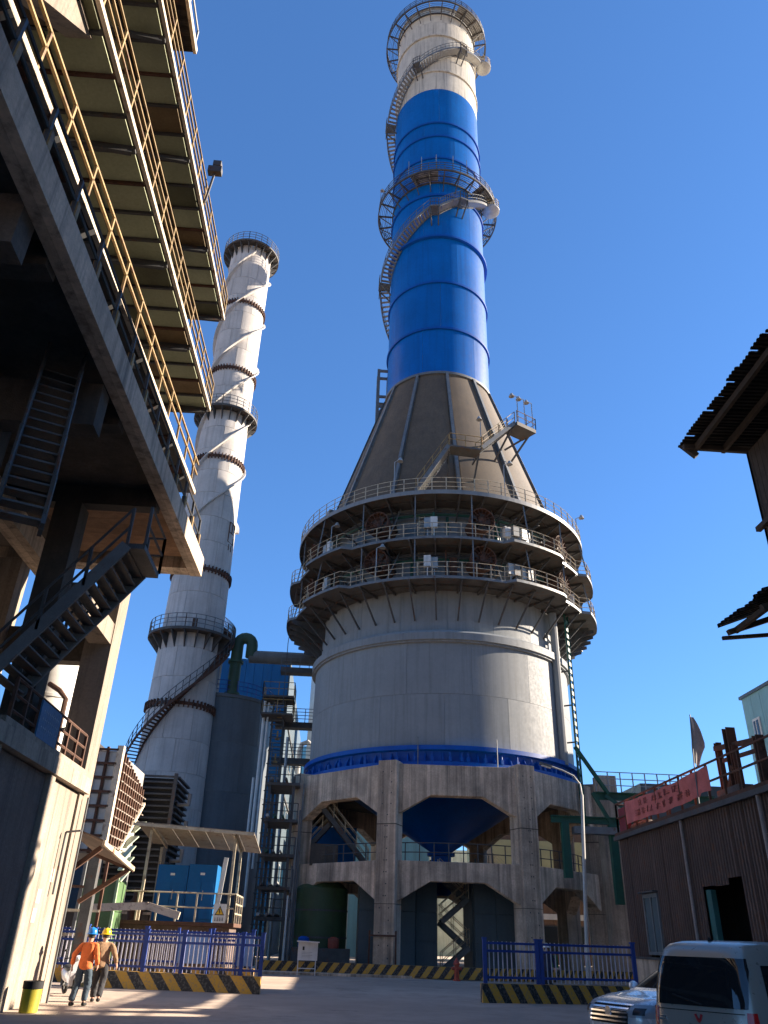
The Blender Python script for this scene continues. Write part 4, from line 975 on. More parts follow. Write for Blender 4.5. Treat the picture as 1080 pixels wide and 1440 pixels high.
for j in range(3): O('louvre', MB().bar((-8.9,37.1,3.6+.45*j),(-8.6,37.5,4.15+.45*j), .35, .05), MATS['pale_green_flap'], HU)
O('corner_trim', MB().box((-8.94,36.95,0),(-8.84,37.1,3.75)), M('pale_green_trim', (.3,.42,.26), .6), HU)
BM = MB(); pts = [aY(118,1277,36), aY(165,1275,36), aY(208,1274,36), aY(252,1288,36)]
for i in range(3): BM.bar(pts[i], pts[i+1], .16, .28)
O('bent_beam', BM, CREAM, label='bent pale steel beam in front of the green hut', cat='beam')
BF = thing('pipe_stand', (-9.2,33,0), 'rusty pipe frame and rails under the tin awning', 'frame')
for k, (x0,z1) in enumerate(((-9.9,3.6),(-9.3,4.2),(-8.9,3.9),(-8.6,4.4))): O('post', MB().bar((x0,33+.2*k,0),(x0,33+.2*k,z1), .11), random.choice((RAILP,RUST,STEELG)), BF)
for z in (1.6,2.4,3.2): O('rail', MB().bar((-10.2,33,z),(-8.5,33.3,z), .09), random.choice((RAILP,RUST)), BF)
O('column', MB().box((-8.75,31.6,0),(-8.4,31.95,4.2)), STEEL, BF)
# ================================================================== rooms and stairs inside the concrete frame
RM = thing('slate_enclosure', (TX,TY-2,0), 'slate blue clad enclosure under the concrete frame', 'enclosure')
def encl(x0, x1, y_, z1, n, m_=SLATE):
    for j, (za, zb) in enumerate(((.12,1.7),(1.73,3.3),(3.33,z1))):
        w_ = (x1-x0)/n
        for k in range(n): O('panel', MB().box((x0+w_*k+.012,y_,za),(x0+w_*(k+1)-.012,y_+.12,zb)), m_, RM)
encl(2.1, 5.6, 53.6, 5.3, 3); encl(9.2, 13.3, 53.2, 5.3, 3); encl(5.65, 7.0, 53.9, 5.3, 1)
O('backing', MB().box((2.1,54.2,.12),(7.0,57,5.2)), SLATE, RM); O('backing', MB().box((9.2,54,.12),(13.3,57.5,5.2)), SLATE, RM)
for k in range(4): O('vent_box', MB().box((9.9+.9*k,53.05,1.0+.3*(k%2)),(10.15+.9*k,53.19,1.25+.3*(k%2))), STEEL, RM)
GT = thing('green_tank', (-.6,55.5,0), 'dark green tank standing between the left columns', 'tank')
O('shell', MB().lathe([(1.7,.12),(1.7,4.5),(1.2,4.9),(.02,5.0)], 32, (-.3,55.8)), M('dark_green_tank', (.05,.085,.035), .6, var=.2, streak=.4), GT, True)
for z in (1.7,3.2): O('band', MB().lathe([(1.68,z),(1.74,z),(1.74,z+.1),(1.68,z+.1)], 32, (-.3,55.8)), STEEL, GT, True)
O('machine_base', MB().box((-1.9,52.6,.12),(1.6,54.2,1.2)), STEEL, label='dark machine plinth in front of the green tank', cat='plinth')
for k, (x, z) in enumerate(((.6,1.2),(-1.2,1.2))): O('motor', MB().lathe([(.3,z),(.34,z+.1),(.34,z+.5),(.15,z+.6),(.02,z+.6)], 12, (x,53.3)), M('motor_red',(.25,.06,.04),.5) if k == 0 else BLUED, smooth=True, label=('red motor on the dark plinth by the green tank','blue motor on the dark plinth by the green tank')[k], cat='motor')
def zigzag(name, label, x0, x1, y_, z0, z1, nf, w_=.9):
    T_ = thing(name, ((x0+x1)/2,y_,z0), label, 'stairs'); dzf = (z1-z0)/nf
    for k in range(nf):
        a, b = ((x0,x1) if k % 2 == 0 else (x1,x0)); yy = y_+(k%2)*.95
        flight((a,yy,z0+dzf*k),(b,yy,z0+dzf*(k+1)), w_, (0,1,0), 9, T_, STEELG, STEEL, RAILP, name='flight', rr=.025)
    mb = MB()
    for x in (x0-.5,x1+.5):
        for yy in (y_-.5,y_+1.4): mb.bar((x,yy,z0),(x,yy,z1+1), .1)
    O('posts', mb, STEEL, T_, kind='stuff')
zigzag('tower_stair', 'dark zigzag steel stair seen in the gap of the slate enclosure', 7.3, 9.0, 54.5, .12, 5.5, 4)
S3 = thing('frame_stair', (1,55.5,5.8), 'steel stair with pale railing on the upper floor of the frame, left bay', 'stairs')
flight((2.6,55.5,5.9),(-.6,55.5,9.4), 1.0, (0,1,0), 15, S3, STEEL, STEEL, RAILP, name='flight')
flight((-2.4,56.5,5.9),(.4,56.5,9.0), 1.0, (0,1,0), 13, S3, STEEL, STEEL, RAILP, name='flight')
O('floor_box', MB().box((-1.2,54.5,5.79),(.6,55.3,7.1)), CONCD, label='low concrete wall on the upper floor, left bay of the frame', cat='wall')
O('control_room', MB().box((-2.6,62,5.79),(2.0,66,9)), BLUEB, label='blue control room on the upper floor behind the stair', cat='room')
# ================================================================== buildings seen through and right of the frame
def shed(name, label, x0, x1, y0, y1, h, m1, n1, m2=None, n2=6, side=1, bands=()):
    T_ = thing(name, ((x0+x1)/2,(y0+y1)/2,0), label, 'building')
    O('core', MB().box((x0+.1,y0+.1,0),(x1-.1,y1,h)), m1, T_); clad(T_, (x0,y0+.1,0), (1,0,0), x1-x0, h+.1, m1, n1, (0,-1,0))
    if side: clad(T_, (x0+.1 if side < 0 else x1-.1,y0,0), (0,1,0), y1-y0, h+.1, m2 or m1, n2, (side,0,0))
    for (za, zb, m_) in bands: O('band', MB().box((x0-.05,y0-.1,za),(x1+.05,y0-.03,zb)), m_, T_)
    return T_
shed('teal_shed', 'pale teal clad shed visible behind the blue hopper', 2.5, 11.5, 96, 110, 14.5, TEAL, 10)
shed('cream_shed', 'sunlit cream shed far behind the concrete frame', 12.0, 30.0, 118, 130, 13.0, M('cream_cladding', (.52,.47,.36), .7, var=.12, streak=.2), 16)
bs = shed('banded_building', 'brown and cream banded plant building behind the right end of the frame', 16.5, 40, 84, 100, 14.3, M('brown_band_cladding', (.20,.115,.07), .7, var=.15, streak=.3), 24, bands=((8.2,11.0,M('pale_yellow_band', (.52,.47,.24), .7, var=.1)),(3.9,4.4,WHITE)))
for k in range(8): 
    f_ = O('window', MB().box((18+2.7*k,83.85,1.0),(20+2.7*k,83.97,3.4)), STEEL, bs); O('pane', MB().box((18.1+2.7*k,83.8,1.1),(19.9+2.7*k,83.86,3.3)), GLASSD, f_)
zigzag('far_stair', 'small steel stair between the concrete frame and the brown banded building', 14.6, 16.6, 72, .1, 7.5, 4)
random.seed(21)
for k in range(10):
    x = 12.5+.75*k; lbl = ['white','red','yellow','grey','orange','blue','pale','rusty','cream','green'][k]
    O('drum_barrel', MB().lathe([(.3,.12),(.32,.2),(.3,.5),(.32,.55),(.3,.9),(.32,1.0),(.28,1.02),(.02,1.0)], 12, (x,74+random.uniform(-2,2))), M(lbl+'_barrel', ((.6,.6,.58),(.45,.06,.04),(.6,.45,.05),(.25,.25,.25),(.5,.2,.03),(.03,.10,.4),(.45,.43,.42),(.2,.08,.045),(.55,.47,.33),(.05,.25,.10))[k], .5), smooth=True,
      label='small '+lbl+' barrel in the row behind the right columns', cat='barrel', group='barrels behind the right columns')
# green pipe gantry on the right of the frame
GG = thing('green_gantry', (16,49.5,0), 'green steel pipe gantry joining the right side of the frame to the brown shed', 'gantry')
for x in (14.0,16.9): O('leg', MB().box((x-.22,48.4,5.2 if x < 15 else 3.9),(x+.22,48.8,8.2)), GREEN, GG)
O('girder', MB().ibeam((13.2,48.6,8.4),(22.5,48.6,8.4), .3, .4, .06), GREEN, GG, kind='stuff')
O('grey_duct', MB().box((14.5,48.2,7.6),(22.5,48.9,8.0)), STEELG, GG)
O('upper_girder', MB().ibeam((16.4,49.6,10.0),(24,49.6,10.0), .3, .45, .06), GREEN, GG, kind='stuff')
O('brace', MB().bar((15.3,49.4,12.9),(17.2,49.5,10.1), .26, .18), GREEN, GG); O('brace', MB().bar((17.0,49.5,10.0),(19,48.7,8.4), .2), GREEN, GG)
O('brace', MB().bar((16.9,48.6,8.2),(15.9,48.6,10.0), .2), GREEN, GG)
mb = MB(); mb.rail([(16.5+.8*i,49.6,10.25) for i in range(10)], 1.2, .03, 3); O('railing', mb, GALV, GG)
O('stub_column', MB().box((17.3,51.5,0),(18.5,52.6,11.6)), CONC, label='short raw concrete pier right of the frame behind the lamp post', cat='pier')

WSH = thing('workshop', (-26,57,0), 'low dark workshop behind the lattice cooler on the far left', 'building')
O('core', MB().box((-42,56.1,0),(-17.2,62,6.3)), SLATE, WSH); clad(WSH, (-42,56.1,0), (1,0,0), 24.8, 6.4, SLATE, 22, (0,-1,0))
O('roof', MB().prism([(-.4,0),(25.2,0),(25.2,.15),(12.4,1.6),(-.4,.15)], (-42,55.7,6.42), (1,0,0), (0,0,1), (0,1,0), 6.6), DARKR, WSH)
FW = thing('yard_wall', (-12,45,0), 'dirty rendered yard wall behind the left fences', 'wall')
for k in range(7): O('wall_bay', MB().box((-17.5+1.75*k,44.0,0),(-17.5+1.75*k+1.72,44.25,2.5)), CONCD, FW)
O('coping', MB().box((-17.6,43.92,2.5),(-5.2,44.33,2.62)), CONC, FW)
O('guy_cable', MB().tube([tp(12.0,rad(-84),26.9), aY(405,905,60.5), aY(398,990,61)], .03, 5), STEEL, label='thin dark cable hanging down left of the drum', cat='cable')
# ================================================================== striped kerbs, fences, lamps, signs
STR_A, STR_B = Mstripe('stripe_falling', ang=.62, pitch=.66), Mstripe('stripe_rising', ang=-.62, pitch=.50)
def fence(name, label, x0, x1, y0, y1, zb, zt, posts, group, pitch=.165):
    F = thing(name, ((x0+x1)/2,(y0+y1)/2,zb), label, 'fence', group)
    at_ = lambda x, z: Vector((x, y0+(y1-y0)*(x-x0)/(x1-x0), z))
    for x in posts:
        O('post', MB().bar(at_(x,zb-.12), at_(x,zt+.06), .13), FBLUE, F); O('post_cap', MB().box(at_(x,zt+.06)-Vector((.085,.085,0)), at_(x,zt+.11)+Vector((.085,.085,0))), FBLUE, F)
    for z in (zb+.16, zt-.30, zt-.06): O('rail', MB().bar(at_(x0,z), at_(x1,z), .05, .075), FBLUE, F)
    pk = O('picket', MB().bar(at_(x0,zb+.02), at_(x0,zt+.0), .035, .03), FPALE, F); n = int((x1-x0)/pitch); d = (y1-y0)/(x1-x0)
    for k in range(1, n): dup(pk, F, 0, (k*pitch, k*pitch*d, 0))
    return F
B1 = O('striped_barrier', MB().prism([(-.22,0),(.22,0),(.19,.52),(-.19,.52)], (-8.95,33.0,0), (0,1,0), (0,0,1), Vector((6.85,-1.42,0)).normalized(), 7.0), STR_A, label='yellow and black striped concrete barrier under the left blue fence', cat='barrier')
fence('blue_fence', 'blue fence with pale pickets on the left barrier, nearest the walkers', -9.9, -2.1, 33.2, 31.6, .52, 1.76, (-9.85,-8.4,-6.4,-5.0,-2.85,-2.15), 'blue fences')
B2_ = O('striped_barrier', MB().box((-11.2,35.1,0),(-2.65,35.5,.62)), STR_A, label='second striped barrier just behind the left blue fence', cat='barrier')
fence('blue_fence', 'blue fence standing just behind the left front fence', -11.0, -2.75, 35.3, 35.3, .62, 1.86, (-10.9,-9.3,-7.0,-4.4,-2.8), 'blue fences')
O('striped_barrier', MB().prism([(-.22,0),(.22,0),(.19,.56),(-.19,.56)], (5.5,30.7,0), (0,1,0), (0,0,1), Vector((5.9,1.1,0)).normalized(), 6.3), STR_A, label='yellow and black striped barrier under the right blue fence', cat='barrier')
fence('blue_fence', 'blue fence with pale pickets on the right barrier by the lamp post', 5.65, 11.4, 30.75, 31.85, .58, 1.84, (5.65,7.6,7.75,11.35), 'blue fences')
O('striped_barrier', MB().bar((-3.6,49.0,.32),(8.6,46.6,.32), .3, .55), STR_B, label='long low striped barrier along the foot of the concrete frame', cat='barrier')
O('striped_barrier', MB().bar((8.65,46.6,.32),(17,48.2,.32), .3, .55), STR_B, label='low striped barrier at the right foot of the frame behind the fence', cat='barrier')
O('striped_barrier', MB().bar((-9,49.4,.3),(-3.8,49.1,.3), .3, .5), STR_B, label='low striped barrier under the pipe rack left of the frame', cat='barrier')
# blue notice frame between fences
BP = thing('display_board', (-4.9,34.6,.5), 'blue framed pale display board behind the left fence', 'board')
O('panel', MB().box((-5.6,34.7,.75),(-4.5,34.74,1.75)), M('pale_blue_board', (.22,.36,.62), .5, var=.15), BP); 
for x in (-5.65,-4.45): O('post', MB().box((x-.05,34.66,0),(x+.05,34.78,1.95)), FBLUE, BP)
BP = thing('display_board', (-2.9,33.6,.5), 'pale display board at the right end of the left fence', 'board')
O('panel', MB().box((-3.2,33.6,.75),(-2.6,33.64,1.75)), MATS['pale_blue_board'], BP); O('post', MB().box((-3.25,33.58,0),(-3.2,33.66,1.8)), FBLUE, BP)
# street lamps
LPb = (12.35,41.0); LP = thing('street_lamp', (LPb[0],LPb[1],0), 'tall street lamp with curved arm in front of the right columns', 'street lamp')
O('pole', MB().tube([(12.35,41,0),(12.5,41,3),(12.85,41,8.6)], [.115,.10,.075], 10), GALV, LP, True)
O('arm', MB().tube([(12.85,41,8.55),(12.8,41,9.1),(12.5,41,9.5),(11.95,41,9.75),(11.3,41,9.95)], .05, 8), GALV, LP, True)
O('lamp_head', MB().bar((11.35,41,9.92),(10.75,41,10.08), .24, .11), STEELG, LP); O('lens', MB().bar((11.3,41,9.86),(10.85,41,9.98), .18, .05), WHITE, LP)
L2 = thing('street_lamp', (18.2,55,0), 'slimmer pale pole behind the right pier beside the brown shed', 'street lamp')
O('pole', MB().tube([(18.75,55,0),(18.3,55,6.9)], [.10,.07], 8), M('pale_pole', (.5,.45,.38), .6), L2, True); O('top_bracket', MB().bar((18.3,55,6.85),(17.9,55,7.3), .1), MATS['pale_pole'], L2)
# portable sign board at the frame's foot
SB = thing('site_board', (-.8,47,0), 'white metal site board on legs before the left column', 'sign')
O('panel', MB().box((-1.32,46.98,.68),(-.28,47.06,1.52)), WHITE, SB); O('hood', MB().bar((-1.4,46.95,1.56),(-.2,46.95,1.53), .4, .05), WHITE, SB)
for x in (-1.28,-.36): O('leg', MB().bar((x,47.02,0),(x,47.02,.7), .05), WHITE, SB)
O('brace', MB().bar((-1.28,47.0,.32),(-.36,47.0,.32), .04), WHITE, SB); O('emblem', MB().box((-1.08,46.965,1.15),(-.98,46.978,1.32)), MATS['sign_black'], SB)
mb = MB()
for k in range(4): mb.box((-1.1,46.97,1.05-.07*k),(-.55-.1*(k%2),46.978,1.065-.07*k))
O('lettering', mb, M('grey_print', (.3,.3,.3), .7), SB, kind='stuff')
# fire hydrant
HY = thing('fire_hydrant', (7.0,46.2,0), 'red fire hydrant before the striped barrier', 'hydrant')
HR = M('hydrant_red', (.42,.07,.035), .5, var=.2); hx, hy = 7.0, 46.2
O('barrel', MB().lathe([(.2,0),(.2,.06),(.13,.08),(.12,.7),(.17,.72),(.17,.78),(.13,.86),(.05,.98),(.03,1.05)], 16, (hx,hy)), HR, HY, True)
O('outlet', MB().tube([(hx-.26,hy,.55),(hx+.26,hy,.55)], .075, 10), HR, HY, True); O('outlet', MB().tube([(hx,hy-.24,.5),(hx,hy,.5)], .09, 10), HR, HY, True)
# yellow bin by the left pier
BN = thing('litter_bin', (-6.95,22.4,0), 'yellow litter bin with black rim by the sunlit pier', 'bin')
O('body', MB().lathe([(.17,0),(.21,.02),(.225,.52)], 24, (-6.95,22.4)), M('bin_yellow', (.50,.42,.03), .5, var=.15, streak=.3), BN, True)
O('rim', MB().lathe([(.235,.50),(.24,.66),(.20,.66),(.195,.3),(.02,.3)], 24, (-6.95,22.4)), BLACK, BN, True)
# ================================================================== brown corrugated shed on the right
random.seed(5)
RX = 13.0
RBD = thing('corrugated_shed', (14.4,28,0), 'brown corrugated shed with rooftop railing along the right kerb', 'shed')
Y0, Y1 = 17.0, 36.7
O('plinth', MB().box((RX-.02,Y0,0),(RX+.25,26.0,1.38)), CONC, RBD); O('plinth', MB().box((RX-.02,28.9,0),(RX+.25,Y1,1.38)), CONC, RBD)
O('sill_angle', MB().box((RX-.07,28.9,1.38),(RX+.2,Y1+.02,1.47)), STEEL, RBD)
y_ = Y0
def sheet(y0, y1, z0, z1, j=0): O('wall_sheet', MB().corr((RX+.05+j,y1,z0),(0,-1,0),(0,0,1),y1-y0,z1-z0,.2,.045,(-1,0,0)), BROWN, RBD)
yy = [17.0,17.9,18.8,19.7,20.6,21.5,22.4,23.3,24.2,25.1,26.0]
for a, b in zip(yy, yy[1:]): sheet(a, b, 1.45, 6.05, random.uniform(-.006,.006))
for a, b in ((26.0,26.9),(26.9,27.9),(27.9,28.9)): sheet(a, b, random.uniform(3.45,3.9), 6.05, random.uniform(-.02,.01))
for a, b in ((28.9,29.9),(29.9,30.9),(30.9,31.9),(31.9,33.0)): sheet(a, b, 1.47, 6.05, random.uniform(-.006,.006))
sheet(33.0,34.55,3.7,6.05); sheet(34.55,35.6,1.47,6.05); sheet(35.6,36.7,1.47,6.05)
O('end_wall', MB().corr((RX+.1,Y1,0),(1,0,0),(0,0,1),2.5,6.05,.2,.045,(0,1,0)), BROWN, RBD)
O('back_wall', MB().box((15.5,Y0,0),(15.6,Y1,6.0)), BROWN, RBD); O('near_wall', MB().box((RX+.1,Y0,0),(15.5,Y0+.1,6.0)), BROWN, RBD)
O('roof_slab', MB().box((RX-.12,Y0,6.06),(15.7,Y1+.1,6.26)), RUST, RBD); O('gutter', MB().box((RX-.2,Y0,5.95),(RX-.06,Y1+.1,6.12)), STEEL, RBD)
WN = O('window', MB().box((RX-.03,33.0,1.55),(RX+.1,34.55,1.66)).box((RX-.03,33.0,3.56),(RX+.1,34.55,3.7)).box((RX-.03,33.0,1.66),(RX+.1,33.1,3.56)).box((RX-.03,34.45,1.66),(RX+.1,34.55,3.56)).box((RX-.03,33.7,1.66),(RX+.1,33.8,3.56)), STEELG, RBD, kind='stuff')
for a in (33.1,33.8): O('pane', MB().box((RX+.02,a,1.66),(RX+.04,a+(.6 if a < 33.5 else .65),3.56)), Mglass('shed_glass', (.10,.13,.14), .08), RBD)
O('window_hood', MB().box((RX-.2,32.95,3.72),(RX+.05,34.6,3.78)), STEEL, RBD)
O('door_jamb', MB().box((RX+.12,28.5,0),(RX+.3,28.88,3.6)), M('teal_door', (.03,.12,.115), .6), RBD)
for y_ in (29.58, 23.8): O('downpipe', MB().tube([(RX-.12,y_,.2),(RX-.12,y_,6.0)], .055, 8), M('grey_downpipe', (.30,.25,.23), .6), RBD, True)
# parapet railing
mb = MB(); ys = [Y1+.05-1.19*i for i in range(17)]
for z in (1.25,.65): mb.bar((RX+.05,ys[-1],6.26+z),(RX+.05,ys[0],6.26+z), .06)
O('handrails', mb, RUST, RBD, kind='stuff')
for y_ in ys: O('rail_post', MB().bar((RX+.05,y_,6.26),(RX+.05,y_,7.53), .07), RUST, RBD)
mb = MB(); mb.rail([(RX+.05+.8*i,Y1+.05,6.26) for i in range(4)], 1.25, .035, 2); O('end_railing', mb, RUST, RBD)
# banner with illegible washed-out characters, hung on the railing
BAN = thing('red_banner', (RX-.02,32,6.5), 'faded red cloth banner tied along the rooftop railing', 'banner')
def ban(yf, v):   # yf 0 far .. 1 near ; v 0 bottom .. 1 top
    y_ = 35.3-yf*(35.3-27.0); sag = .10*sin(yf*pi)*1.0; bot = 6.48+.24*sin(yf*9)*.12+(.10 if yf > .9 else 0); top = 7.42-sag
    return Vector((RX-.03-.05*sin(yf*23+v*2)*(.4+.6*sin(yf*pi))-.02*sin(yf*61), y_, bot+(top-bot)*v))
nb_, mb_ = 60, 6; vs = [ban(i/nb_, j/mb_) for i in range(nb_+1) for j in range(mb_+1)]
bk = [v+Vector((.012,0,0)) for v in vs]; K = len(vs); fs = []
for i in range(nb_):
    for j in range(mb_):
        a = i*(mb_+1)+j; fs += [(a,a+1,a+mb_+2,a+mb_+1), (K+a,K+a+mb_+1,K+a+mb_+2,K+a+1)]
O('cloth', MB().add(vs+bk, fs), M('faded_red_cloth', (.50,.14,.125), .85, var=.25, scale=2, dirt=.3, dirtcol=(.35,.12,.10)), BAN, True)
mk = MB(); random.seed(8)
for row, v0 in ((0,.62),(1,.2)):
    for k in range(8 if row else 6):
        u0 = .14+k*.088+(.05 if row == 0 else 0)
        for s in range(6):
            a, b = random.uniform(0,.045), random.uniform(0,.26)
            if s % 2: p, q = ban(u0,v0+b), ban(u0+.055,v0+b+random.uniform(-.04,.04))
            else: p, q = ban(u0+a,v0), ban(u0+a+random.uniform(-.01,.01),v0+.27)
            mk.bar(p+Vector((-.012,0,0)), q+Vector((-.012,0,0)), .012, .035, (-1,0,0))
O('characters', mk, M('banner_print', (.27,.085,.08), .9), BAN, kind='stuff')
# flag on a thin staff
FG = thing('flag', (RX-.05,27.9,6.3), 'small grey limp flag on a staff above the banner', 'flag')
O('staff', MB().tube([(RX-.05,27.95,6.3),(RX-.05,27.85,7.6),(RX-.02,27.6,9.35)], .022, 6), STEELG, FG)
def fl(u, v):
    t = 1-v; w_ = (.10+.50*min(1, t*1.8) if t < .55 else .6-.9*(t-.55)); y_ = 27.62+.30*t
    return Vector((RX-.03+u*w_*.9+.02*sin(7*t), y_-.10*u*sin(5*t+1)-.05*sin(u*6), 9.25-1.55*t-.18*u*t))
vs = [fl(i/6, j/12) for i in range(7) for j in range(13)]; bk = [v+Vector((0,-.01,0)) for v in vs]; K = len(vs); fs = []
for i in range(6):
    for j in range(12): a = i*13+j; fs += [(a,a+1,a+14,a+13), (K+a,K+a+13,K+a+14,K+a+1)]
O('cloth', MB().add(vs+bk, fs), M('grey_flag_cloth', (.42,.38,.37), .9), FG, True)
# rusted roof steelwork
RS = thing('rusted_steelwork', (13.8,26,6.26), 'rusted stub columns and rails on the brown shed roof', 'steelwork')
for (x,y_,z1,w_) in ((13.6,26.2,8.55,.32),(13.7,27.35,8.3,.2),(13.6,24.4,7.9,.26),(13.5,25.9,7.9,.2)):
    O('stub_column', MB().ibeam((x,y_,6.26),(x,y_,z1), w_, w_, .05, (0,1,0)), RUST, RS, kind='stuff')
O('cross_rail', MB().bar((13.6,27.4,8.1),(13.6,24.2,7.75), .12, .16), RUST, RS); O('cross_rail', MB().bar((13.6,27.0,7.6),(13.6,24.2,7.45), .1, .12), RUST, RS)
O('brace', MB().bar((13.55,26.9,6.3),(13.55,26.2,7.3), .16), RUST, RS); O('roof_junk', MB().box((13.3,25.6,6.26),(13.8,27.2,6.6)), STEEL, RS)
for k in range(6): O('sandbag', MB().lathe([(.05,6.27),(.3,6.33),(.32,6.45),(.2,6.55),(.02,6.56)], 10, (13.45+.1*random.random(),34.2+.42*k)), WOOD, smooth=True, label='dusty sandbag number %s from the left under the banner' % ['one','two','three','four','five','six'][k], cat='sandbag', group='sandbags on the shed roof edge')
O('tarp', MB().box((RX+.12,35.7,6.27),(RX+.3,36.7,7.3)), M('dark_red_tarp', (.20,.03,.04), .8), label='dark red tarp at the far end of the rooftop railing', cat='tarp')
# ================================================================== tall dark shed, near right
TAR = M('tarred_sheet', (.016,.014,.013), .9, var=.3); TIM = M('dark_timber', (.05,.040,.032), .9, var=.3, scale=3, streak=.4)
TS = thing('tall_shed', (18,12,0), 'tall dark timber and tin shed whose broken eaves enter at the right edge', 'shed')
O('core', MB().box((16.25,-15,0),(24,25.2,19.5)), TAR, TS)
for k in range(12): O('wall_plank', MB().box((16.1,25.38-(k+1)*.32+.01,0),(16.22,25.38-k*.32-.01,19.6)), TIM, TS)
for k in range(14): O('gable_plank', MB().box((16.1+.5*k,25.22,0),(16.1+.5*k+.47,25.36,19.6)), TIM, TS)
O('wall_batten', MB().box((15.9,22,16.1),(16.09,25.6,16.3)), TIM, TS)
# upper eave: corrugated sheets on rafters, corner post
RF = O('upper_roof', MB().box((13.9,-15,20.05),(24,25.3,20.12)), TAR, TS)
for k in range(22):
    y1 = 25.6-.86*k; O('roof_sheet', MB().corr((13.45+random.uniform(-.12,.08),y1-.84,19.85+random.uniform(-.02,.04)),(0,1,0),(1,0,.045),.82,4.0,.21,.06,(0,0,1)), TAR, RF)
O('eave_beam', MB().box((13.9,4,19.55),(14.05,25.45,19.8)), TIM, RF); O('rafter', MB().box((13.45,25.2,19.58),(17,25.36,19.8)), TIM, RF)
O('purlin', MB().box((15.1,4,19.6),(15.25,25.45,19.84)), TIM, RF)
O('bracket', MB().bar((13.5,25.5,19.95),(14.0,25.4,19.35), .22), TIM, RF)
# lower broken canopy
LC = O('lower_canopy', MB().box((14.0,20.0,11.72),(14.15,25.3,11.9)), TIM, TS)
for k in range(6):
    y1 = 25.5-.86*k; O('roof_sheet', MB().corr((13.55+.12*k*random.random(),y1-.84,11.95+.05*random.random()+.02*k),(0,1,0),(1,0,.30+.1*random.random()),.84,2.7,.28,.11,(-.3,0,1)), TAR, LC)
O('canopy_rafter', MB().bar((13.75,25.2,11.7),(16.2,25.2,12.6), .18), TIM, LC); O('canopy_tie', MB().bar((13.6,25.4,11.55),(16.2,25.0,11.75), .12), TIM, LC)
O('canopy_rafter', MB().bar((13.75,22.8,11.7),(16.2,22.8,12.6), .18), TIM, LC)
# ================================================================== pale teal block, far right
TB = thing('teal_block', (38,57,0), 'pale teal block with white framed window at the right edge', 'building')
tx = aY(1043,985,62).x; tz = aY(1043,985,62).z
O('core', MB().box((tx+.1,52,0),(tx+18,62,tz)), TEAL, TB); clad(TB, (tx+.1,52,0), (0,1,0), 10, tz+.15, TEAL, 7, (-1,0,0))
O('coping', MB().box((tx-.15,52,tz+.05),(tx+18,62.2,tz+.3)), SLATE, TB)
for (x_, y_) in ((1068,1030),):
    w0 = aX(1062,1015,tx); w1 = aX(1074,1045,tx); f_ = O('window', MB().box((tx-.14,w1.y-.3,w1.z),(tx-.05,w0.y+.2,w0.z+.2)), WHITE, TB)
    ym = (w0.y+w1.y)/2; O('pane', MB().box((tx-.18,ym+.1,w1.z+.2),(tx-.13,w0.y,w0.z)), GLASSD, f_); O('pane', MB().box((tx-.18,w1.y-.1,w1.z+.2),(tx-.13,ym-.1,w0.z)), GLASSD, f_)

# unseen hall added out of frame beyond the tall shed to shade the gallery
HB = thing('shade_hall', (38,5,0), 'tall dark unseen hall added beyond the timber shed to block sun', 'building')
O('core', MB().box((26.2,-25,0),(50,26.8,27.5)), DARKR, HB); clad(HB, (26.2,-25,0), (0,1,0), 51.8, 27.5, SLATE, 34, (-1,0,0))

GB = thing('frame_shade_block', (31,71,0), 'plain slate block added behind the brown shed to shade the frame', 'building')  # added, mostly hidden block that keeps sun out of the concrete frame
O('core', MB().box((24.7,63.1,0),(40,80,13.2)), SLATE, GB); clad(GB, (24.7,63.1,0), (1,0,0), 15.3, 13.3, SLATE, 14, (0,-1,0)); clad(GB, (24.7,63,0), (0,1,0), 17, 13.3, SLATE, 15, (-1,0,0))
LS = thing('yard_shade_block', (22,43,0), 'low flat roofed block added behind the brown corrugated shed to shade the yard', 'building')  # added block, kept low behind the shed, casts shade over the yard floor
O('core', MB().box((17.8,37.6,0),(28,47.5,7.3)), BROWN, LS); O('roof_edge', MB().box((17.6,37.4,7.3),(28.2,47.7,7.5)), STEEL, LS); O('door', MB().box((17.7,41,0),(17.8,44,3.4)), STEELG, LS)
# ================================================================== people
SKIN = M('skin', (.62,.38,.27), .6, var=.08, bump=0)
def skin_obj(name, verts, edges, radii, mat, parent, sub=2, root=0):
    me = bpy.data.meshes.new(name); me.from_pydata(verts, edges, []); me.materials.append(mat)
    o = bpy.data.objects.new(name, me); COL.objects.link(o); o.parent = parent; ORG[o.name] = ORG[parent.name]
    sk = o.modifiers.new('skin', 'SKIN'); sk.use_smooth_shade = True; sk.branch_smoothing = .4
    sv = me.skin_vertices[0].data
    for i, r in enumerate(radii):
        sv[i].radius = r if isinstance(r, tuple) else (r, r); sv[i].use_root = (i == root)
    s = o.modifiers.new('sub', 'SUBSURF'); s.levels = sub; s.render_levels = sub
    if name in ('jacket', 'trousers'):
        d = o.modifiers.new('folds', 'DISPLACE'); tx_ = bpy.data.textures.get('folds') or bpy.data.textures.new('folds', 'CLOUDS'); tx_.noise_scale = .11; d.texture = tx_; d.strength = .035; d.mid_level = .45; s.levels = s.render_levels = 3
    return o
def chain(V, E, R, pts, rs, start=None):
    prev = start; ids = []
    for p, r in zip(pts, rs):
        V.append(tuple(p)); R.append(r); i = len(V)-1; ids.append(i)
        if prev is not None: E.append((prev, i))
        prev = i
    return ids
